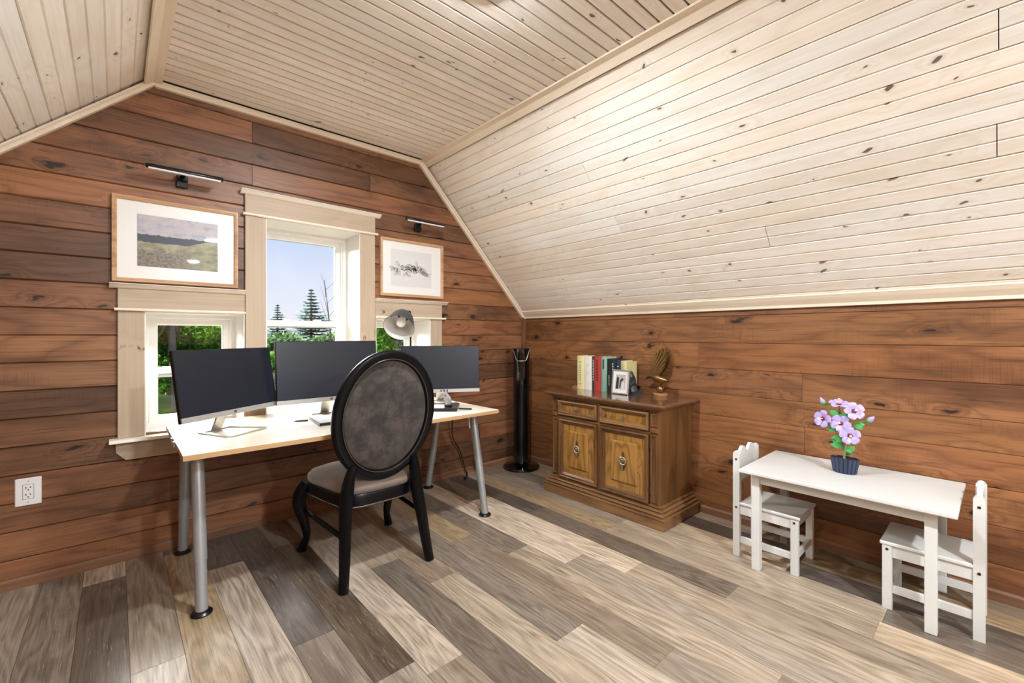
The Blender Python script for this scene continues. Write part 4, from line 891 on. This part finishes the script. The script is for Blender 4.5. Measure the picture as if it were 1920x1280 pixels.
def kid_chair(yb, yf, label):
    """yb: y of the back posts' outer face, yf: y of the front legs' outer face"""
    s = 1 if yf > yb else -1; w = 0.034; x0, x1 = 2.516, 2.80
    t = thing('childrens_chair', ((x0 + x1) / 2, (yb + yf) / 2, 0), label, 'chair', 'white children\'s chairs')
    def bb(xa, xb, ya, yb_, za, zb, bev=0.002): return bx((xa, min(ya, yb_), za), (xb, max(ya, yb_), zb), bev)
    SZ = 0.296
    for xa in (x0, x1 - 0.026):
        pts = [(yb, 0), (yb + s * w, 0), (yb + s * w, 0.555), (yb + s * w * 0.8, 0.566), (yb + s * w * 0.5, 0.570), (yb + s * w * 0.2, 0.566), (yb, 0.555)]
        pst = obj('back_post', prism(B(), pts, 'X', xa, xa + 0.026), M['white'], t)
        for zz in (0.525, 0.265): obj('bolt', lathe(B(), [(0.0, 0.0), (0.0055, 0.0), (0.0055, 0.002), (0.0, 0.0025)], 12, (xa if xa == x0 else xa + 0.026, yb + s * w / 2, zz), Matrix.Rotation(-PI / 2 if xa == x0 else PI / 2, 3, 'Y')), M['slot'], pst)
        lg = obj('leg', bb(xa, xa + 0.026, yf, yf - s * w, 0, SZ - 0.016), M['white'], t)
        obj('bolt', lathe(B(), [(0.0, 0.0), (0.0055, 0.0), (0.0055, 0.002), (0.0, 0.0025)], 12, (xa if xa == x0 else xa + 0.026, yf - s * w / 2, 0.263), Matrix.Rotation(-PI / 2 if xa == x0 else PI / 2, 3, 'Y')), M['slot'], lg)
        obj('seat_rail', bb(xa + 0.004, xa + 0.022, yb + s * w, yf - s * w, SZ - 0.066, SZ - 0.016, 0.001), M['white'], t)
        obj('stretcher', bb(xa + 0.005, xa + 0.021, yb + s * w, yf - s * w, 0.075, 0.108, 0.001), M['white'], t)
    obj('cross_stretcher', bb(x0 + 0.026, x1 - 0.026, yf - s * 0.009, yf - s * 0.025, 0.075, 0.108, 0.001), M['white'], t)
    obj('front_rail', bb(x0 + 0.026, x1 - 0.026, yf - s * 0.008, yf - s * 0.026, SZ - 0.06, SZ - 0.016, 0.001), M['white'], t)
    bm = bb(x0 - 0.004, x1 + 0.004, yb + s * w, yf + s * 0.008, SZ - 0.016, SZ, 0.004); obj('seat', bm, M['white'], t)
    # scalloped back board with two humps
    a0, a1 = x0 + 0.026, x1 - 0.026; pts = [(a0, 0.40), (a1, 0.40)]
    for i in range(17):
        u = 1 - i / 16; pts.append((a0 + (a1 - a0) * u, 0.55 + 0.036 * (0.5 - 0.5 * math.cos(4 * PI * u)) ** 0.75))
    bm = B(); prism(bm, pts, 'Y', yb + s * 0.008, yb + s * 0.024); obj('backrest', bm, M['white'], t)
kid_chair(0.986, 0.676, 'white children\'s chair at the table end nearer the cabinet')
kid_chair(0.042, 0.354, 'white children\'s chair at the table end farther from the cabinet')

# --- potted flower ---------------------------------------------------------------------------------------
px, py, pz = 2.715, 0.526, KZ
t = thing('potted_flowers', (px, py, pz), 'purple toy flowers with green leaves in a ribbed navy pot', 'potted plant')
M['navy'] = plain('navy_pot', '#22304d', 0.35, coat=0.2); M['navy_dark'] = plain('navy_groove', '#0f1626', 0.4)
M['soil'] = plain('pot_fill', '#17213a', 0.4)
pd = lathe(B(), [(0.042, 0.0), (0.046, 0.004), (0.054, 0.05), (0.058, 0.076), (0.055, 0.078), (0.051, 0.072), (0.0, 0.070)], 36, (px, py, pz), sx=0.62)
pot = obj('pot', pd, M['navy_dark'], t, smooth=40)
for i in range(18):
    a = 2 * PI * (i + 0.5) / 18
    def pp(r, z, da): return (px + 0.62 * r * math.cos(a + da), py + r * math.sin(a + da), pz + z)
    bm = B(); loops(bm, [[pp(r, z, -0.13), pp(r + 0.003, z, -0.09), pp(r + 0.003, z, 0.09), pp(r, z, 0.13)] for r, z in ((0.0462, 0.004), (0.0542, 0.05), (0.0580, 0.075))], True)
    obj('pot_rib', bm, M['navy'], pot)
M['stem'] = plain('stem_brown', '#8a8a5a', 0.6, var=0.2); M['fleaf'] = plain('toy_leaf_green', '#4fa35a', 0.4, var=0.15)
M['petal'] = plain('lilac_petal', '#b0a0d6', 0.4, var=0.35, sc=45); M['heart'] = plain('maroon_heart', '#6d1238', 0.4); M['pistil'] = plain('cream_pistil', '#ecd9a0', 0.45)
obj('stem', tube(B(), smoothpath([(px, py, pz + 0.06), (px + 0.004, py + 0.008, pz + 0.14), (px, py - 0.004, pz + 0.24), (px + 0.005, py - 0.008, pz + 0.33)], 4), 0.005, 8), M['stem'], t, smooth=50)
obj('stem', tube(B(), smoothpath([(px - 0.006, py + 0.004, pz + 0.06), (px - 0.012, py - 0.006, pz + 0.12), (px - 0.006, py - 0.02, pz + 0.19)], 4), 0.004, 8), M['stem'], t, smooth=50)
view = Vector((-0.975, -0.22, 0.05)).normalized()
def flower(c, d, sc_, roll):
    d = Vector(d).normalized(); u = d.cross(Vector((0, 0, 1))).normalized(); v = u.cross(d)
    c = Vector(c)
    obj('branch', tube(B(), smoothpath([(px, py, pz + 0.16), (Vector((px, py, pz + 0.19)) + c) / 2 + Vector((0.01, 0, -0.02)), c - d * 0.012], 3), 0.0025, 6), M['stem'], t, smooth=50)
    fl_ = obj('flower_heart', lathe(B(), [(0.004, -0.012), (0.012 * sc_, -0.004), (0.014 * sc_, 0.002), (0.006, 0.005), (0.0, 0.006)], 14, c, Matrix((u, v, d)).transposed()), M['heart'], t, smooth=50)
    for k_ in range(5):
        a = roll + 2 * PI * k_ / 5; r_ = u * math.cos(a) + v * math.sin(a); q = u * -math.sin(a) + v * math.cos(a)
        rings = []
        for tt, w_, h_ in ((0.006, 0.006, 0.0), (0.016, 0.014, 0.004), (0.028, 0.019, 0.009), (0.038, 0.017, 0.010), (0.044, 0.008, 0.007)):
            m_ = c + r_ * tt * sc_ + d * h_
            rings.append([m_ - q * w_ * sc_, m_ - d * 0.0028, m_ + q * w_ * sc_, m_ + d * 0.0016])
        obj('petal', loops(B(), rings), M['petal'], fl_, smooth=60)
    obj('pistil', tube(B(), [c + d * 0.002, c + d * 0.026, c + d * 0.034], [0.0022, 0.0025, 0.0055], 8), M['pistil'], fl_, smooth=50)
flower((px - 0.01, 0.548, 0.852), (-0.35, -0.1, 1.0), 1.0, 0.3)
flower((px - 0.01, 0.487, 0.826), (-0.9, -0.45, 0.35), 1.0, 0.1)
flower((px - 0.015, 0.613, 0.772), (-0.9, 0.35, 0.15), 1.0, 0.5)
flower((px - 0.02, 0.538, 0.760), (-0.95, 0.0, 0.2), 1.0, 0.9)
flower((px - 0.025, 0.500, 0.706), (-0.95, -0.25, 0.1), 1.0, 0.2)
def bud(c, d):
    c = Vector(c); d = Vector(d).normalized(); Mq = d.to_track_quat('Z', 'Y').to_matrix()
    obj('branch', tube(B(), smoothpath([(px, py, pz + 0.2), (Vector((px, py, pz + 0.24)) + c) / 2, c], 3), 0.0022, 6), M['fleaf'], t, smooth=50)
    b_ = obj('bud', lathe(B(), [(0.004, 0.0), (0.012, 0.008), (0.012, 0.018), (0.006, 0.032), (0.0, 0.040)], 10, c, Mq), M['petal'], t, smooth=50)
    obj('sepal', lathe(B(), [(0.0, -0.006), (0.008, -0.003), (0.0135, 0.007), (0.0132, 0.011)], 10, c, Mq), M['fleaf'], b_, smooth=50)
bud((px, 0.612, 0.845), (0, 0.5, 1)); bud((px, 0.436, 0.782), (-0.1, -0.8, 0.8))
def leaf(a, b, w, sag=0.01):
    a, b = Vector(a), Vector(b); d = b - a; L_ = d.length; d.normalize(); q = d.cross(view).normalized()
    rings = []
    for tt, ww, h in ((0.0, 0.1, 0), (0.25, 0.8, 0.6), (0.5, 1.0, 1.0), (0.78, 0.7, 0.6), (1.0, 0.06, 0)):
        m_ = a + d * (L_ * tt) + view * (sag * h); rings.append([m_ - q * w * ww, m_ - view * 0.004 * (1 if 0 < tt < 1 else 0.2) , m_ + q * w * ww, m_ + view * 0.0015])
    obj('leaf', loops(B(), rings), M['fleaf'], t, smooth=30)
for a, b, w in (((0, .535, .80), (-.02, .590, .815), .016), ((0, .53, .735), (-.02, .600, .722), .016), ((0, .52, .69), (-.02, .578, .683), .015), ((0, .525, .63), (-.01, .575, .672), .014), ((0, .527, .642), (-.01, .585, .648), .014),
                ((0, .522, .62), (-.02, .482, .655), .015), ((0, .52, .60), (-.015, .50, .642), .013), ((0, .48, .76), (-.01, .445, .765), .013), ((0, .49, .765), (-.015, .452, .742), .013), ((0, .53, .70), (-.03, .555, .668), .014), ((0, .50, .79), (-.02, .545, .805), .014)):
    leaf((px + a[0], a[1], a[2]), (px + b[0], b[1], b[2]), w)

# ================================================================== OUTSIDE
GZ = -3.0
gr = struct('ground', bx((-60, 3.8, GZ - 0.2), (120, 160, GZ)), M['grass'], 'lawn outside the windows')
def crown(bm, c, r, n, size, rng, squash=0.85):
    for _ in range(n):
        while True:
            p = Vector((rng.uniform(-1, 1), rng.uniform(-1, 1), rng.uniform(-1, 1)))
            if 0.25 < p.length < 1: break
        p = Vector((p.x * r, p.y * r, p.z * r * squash)) + Vector(c)
        u = Vector((rng.gauss(0, 1), rng.gauss(0, 1), rng.gauss(0, 1))).normalized(); v = u.cross(Vector((rng.gauss(0, 1), rng.gauss(0, 1), rng.gauss(0, 1)))).normalized()
        s = size * rng.uniform(0.6, 1.3)
        quad(bm, p - u * s, p + v * s * 0.6, p + u * s, p - v * s * 0.6)
def tree(name, x, y, h, blobs, mat, label, tr=0.2, lean=0.0, n=2200, size=0.10, group='trees outside the windows'):
    t = thing(name, (x, y, GZ), label, 'tree', group); rng = random.Random(int(x * 100 + y * 7))
    P = smoothpath([(x + lean, y, GZ - 0.05), (x + lean * 0.5, y, GZ + h * 0.3), (x, y, GZ + h * 0.6), (x - lean * 0.3, y, GZ + h * 0.92)], 3)
    obj('trunk', tube(B(), P, [tr * (1 - 0.085 * i) for i in range(len(P))], 10), M['bark'], t, smooth=50)
    bm = B()
    for (bx_, by_, bz_, r) in blobs: crown(bm, (x + bx_, y + by_, bz_), r, int(n * r * r / 2.2), size, rng)
    o = obj('foliage', bm, mat, t); o['kind'] = 'stuff'
    bm2 = [smoothpath([P[len(P) * 2 // 3], (x + b[0] * 0.5, y + b[1] * 0.5, b[2] - b[3] * 0.5), (x + b[0], y + b[1], b[2])], 2) for b in blobs[:4]]
    for q in bm2: obj('branch', tube(B(), q, [tr * 0.35, tr * 0.3, tr * 0.22, tr * 0.15, tr * 0.08][:len(q)], 6), M['bark'], t)
tree('maple_tree', 1.66, 22.0, 8.5, [(-1.3, 2.0, 1.6, 1.8), (0.9, 2.1, 1.7, 1.9), (-0.2, 2.2, 0.2, 1.8), (-0.2, 1.2, 3.6, 1.8), (1.6, 2.0, 0.0, 1.5)], M['leaf1'], 'leafy tree with pale trunk seen through the left window', 0.15, 0.15)
tree('maple_tree', 3.8, 33.0, 8.0, [(-0.6, 0, 2.2, 1.8), (0.3, 0.5, 0.7, 1.6), (-1.5, 0.3, 0.2, 1.6), (0.2, 0, 3.6, 1.3)], M['leaf3'], 'bright leafy tree further right through the left window', 0.2)
tree('maple_tree', -3.6, 29.0, 9.0, [(0.6, 0, 2.0, 2.4), (1.6, 0.5, 0.2, 1.8), (-0.6, 0, 3.5, 2.0)], M['leaf1'], 'leafy tree at the far left edge of the left window', 0.26)
tree('maple_tree', 2.9, 39.5, 9.0, [(-2.2, 0, 1.0, 2.3), (0, 0, 2.0, 2.6), (1.6, 0, 0.6, 2.2), (0, 0, -0.6, 2.0)], M['leaf2'], 'dark tree behind the leafy trees of the left window', 0.3)
tree('maple_tree', 9.4, 18.0, 6.5, [(-0.8, 0, 0.3, 1.5), (0.6, 0.5, 1.4, 1.7), (-0.4, 0.3, 2.2, 1.3), (0.5, 0, -0.4, 1.5)], M['leaf3'], 'bright green tree seen through the right window', 0.2)
tree('maple_tree', 12.6, 24.0, 7.0, [(-0.8, 0, 0.6, 2.0), (1.0, 0.5, 1.8, 2.0), (0, 0, -1.0, 1.8)], M['leaf2'], 'darker tree behind the one in the right window', 0.25)
tree('maple_tree', 9.6, 40.0, 4.4, [(-0.9, 0, -0.6, 1.8), (0.9, 0, 0.1, 1.7), (0, 0, -1.6, 1.9)], M['leaf2'], 'low rounded tree left in the lower pane of the tall window', 0.2, n=1100, size=0.17)
tree('maple_tree', 12.2, 35.5, 4.6, [(-0.6, 0, -0.3, 1.7), (0.9, 0, 0.2, 1.6), (0.2, 0, -1.6, 1.9)], M['leaf2'], 'low rounded tree right in the lower pane of the tall window', 0.2, n=1100, size=0.17)
tree('maple_tree', 9.9, 31.2, 3.6, [(-1.0, 0, -1.4, 1.5), (0.9, 0, -1.1, 1.5)], M['leaf3'], 'bright low bush in the lower pane of the tall window', 0.15, n=1100, size=0.14)
tree('maple_tree', 6.8, 28.0, 4.2, [(-0.7, 0, -1.0, 1.5), (0.5, 0, -0.6, 1.3)], M['leaf3'], 'bright green bush just right of the left monitor edge', 0.15, n=1100, size=0.14)
def spruce(x, y, top, h, half, label):
    t = thing('spruce_tree', (x, y, GZ), label, 'tree', 'spruces on the skyline'); rng = random.Random(int(x * 31))
    obj('trunk', tube(B(), [(x, y, GZ), (x, y, top)], [0.22, 0.03], 8), M['bark'], t)
    bm = B(); z = top - 0.15
    while z > GZ + 1.0:
        r = half * (top - z) / h * rng.uniform(0.8, 1.1) + 0.12; r = min(r, 2.2)
        for k_ in range(20):
            a = rng.uniform(0, 2 * PI); d = Vector((math.cos(a), math.sin(a), 0)); L_ = r * rng.uniform(0.6, 1.1); n_ = max(3, int(L_ / 0.13))
            for q in range(n_):
                f_ = (q + 0.5) / n_; p = Vector((x, y, z)) + d * (L_ * f_) + Vector((0, 0, -0.10 * L_ * math.sin(f_ * 2.6) + 0.08 * L_ * f_ * f_))
                s = 0.25 * (1.1 - 0.5 * f_); sd = Vector((-d.y, d.x, 0)) * rng.uniform(0.7, 1.2); up = Vector((0, 0, rng.uniform(0.2, 0.55)))
                quad(bm, p - sd * s, p + up * s - d * s * 0.5, p + sd * s, p - up * s * 0.8 + d * s * 0.7)
        z -= 0.30
    o = obj('foliage', bm, M['needle'], t); o['kind'] = 'stuff'
spruce(14.15, 45.0, 5.75, 8.7, 5.2, 'tall dark spruce in the middle of the tall window')
spruce(15.4, 62.0, 5.2, 8.2, 4.2, 'smaller spruce left of the tall one on the skyline')
# bare twiggy tree at the right edge of the tall window
t = thing('bare_tree', (9.95, 27.8, GZ), 'bare twiggy tree at the right edge of the tall window', 'tree'); rng = random.Random(3)
obj('trunk', tube(B(), smoothpath([(9.95, 27.8, GZ), (9.93, 27.8, 0.5), (9.75, 27.8, 2.6), (9.52, 27.8, 4.6)], 3), [0.06] * 4 + [0.04] * 3 + [0.02] * 3, 6), M['bark'], t)
for k_ in range(9):
    z0 = 0.6 + 0.42 * k_; s = -1 if k_ % 2 else 1
    obj('twig', tube(B(), smoothpath([(9.91 - 0.09 * k_ * 0.5, 27.8, z0), (9.85 + s * 0.35, 27.7, z0 + 0.7), (9.8 + s * 0.55, 27.7, z0 + 1.5)], 2), [0.018, 0.015, 0.012, 0.009, 0.005], 5), M['bark'], t)
# distant house
hx, hy = 20.5, 76.0
t = thing('house', (hx, hy, GZ), 'far house with pinkish grey roof behind the garden trees', 'house')
obj('wall', bx((hx - 4, hy - 3, GZ), (hx + 4, hy + 3, 0.35)), plain('house_siding', '#5a5854', 0.7), t)
obj('roof', prism(B(), [(hy - 3.6, 0.2), (hy, 2.1), (hy + 3.6, 0.2)], 'X', hx - 4.4, hx + 4.4), plain('house_roof', '#544a4c', 0.8), t)
for k_ in (-2.4, 0.2, 2.6):
    wi = obj('house_window', bx((hx + k_ - 0.6, hy - 3.05, -1.6), (hx + k_ + 0.6, hy - 2.98, -0.4)), M['white'], t); obj('pane', bx((hx + k_ - 0.5, hy - 3.08, -1.5), (hx + k_ + 0.5, hy - 3.04, -0.5)), M['screen'], wi)
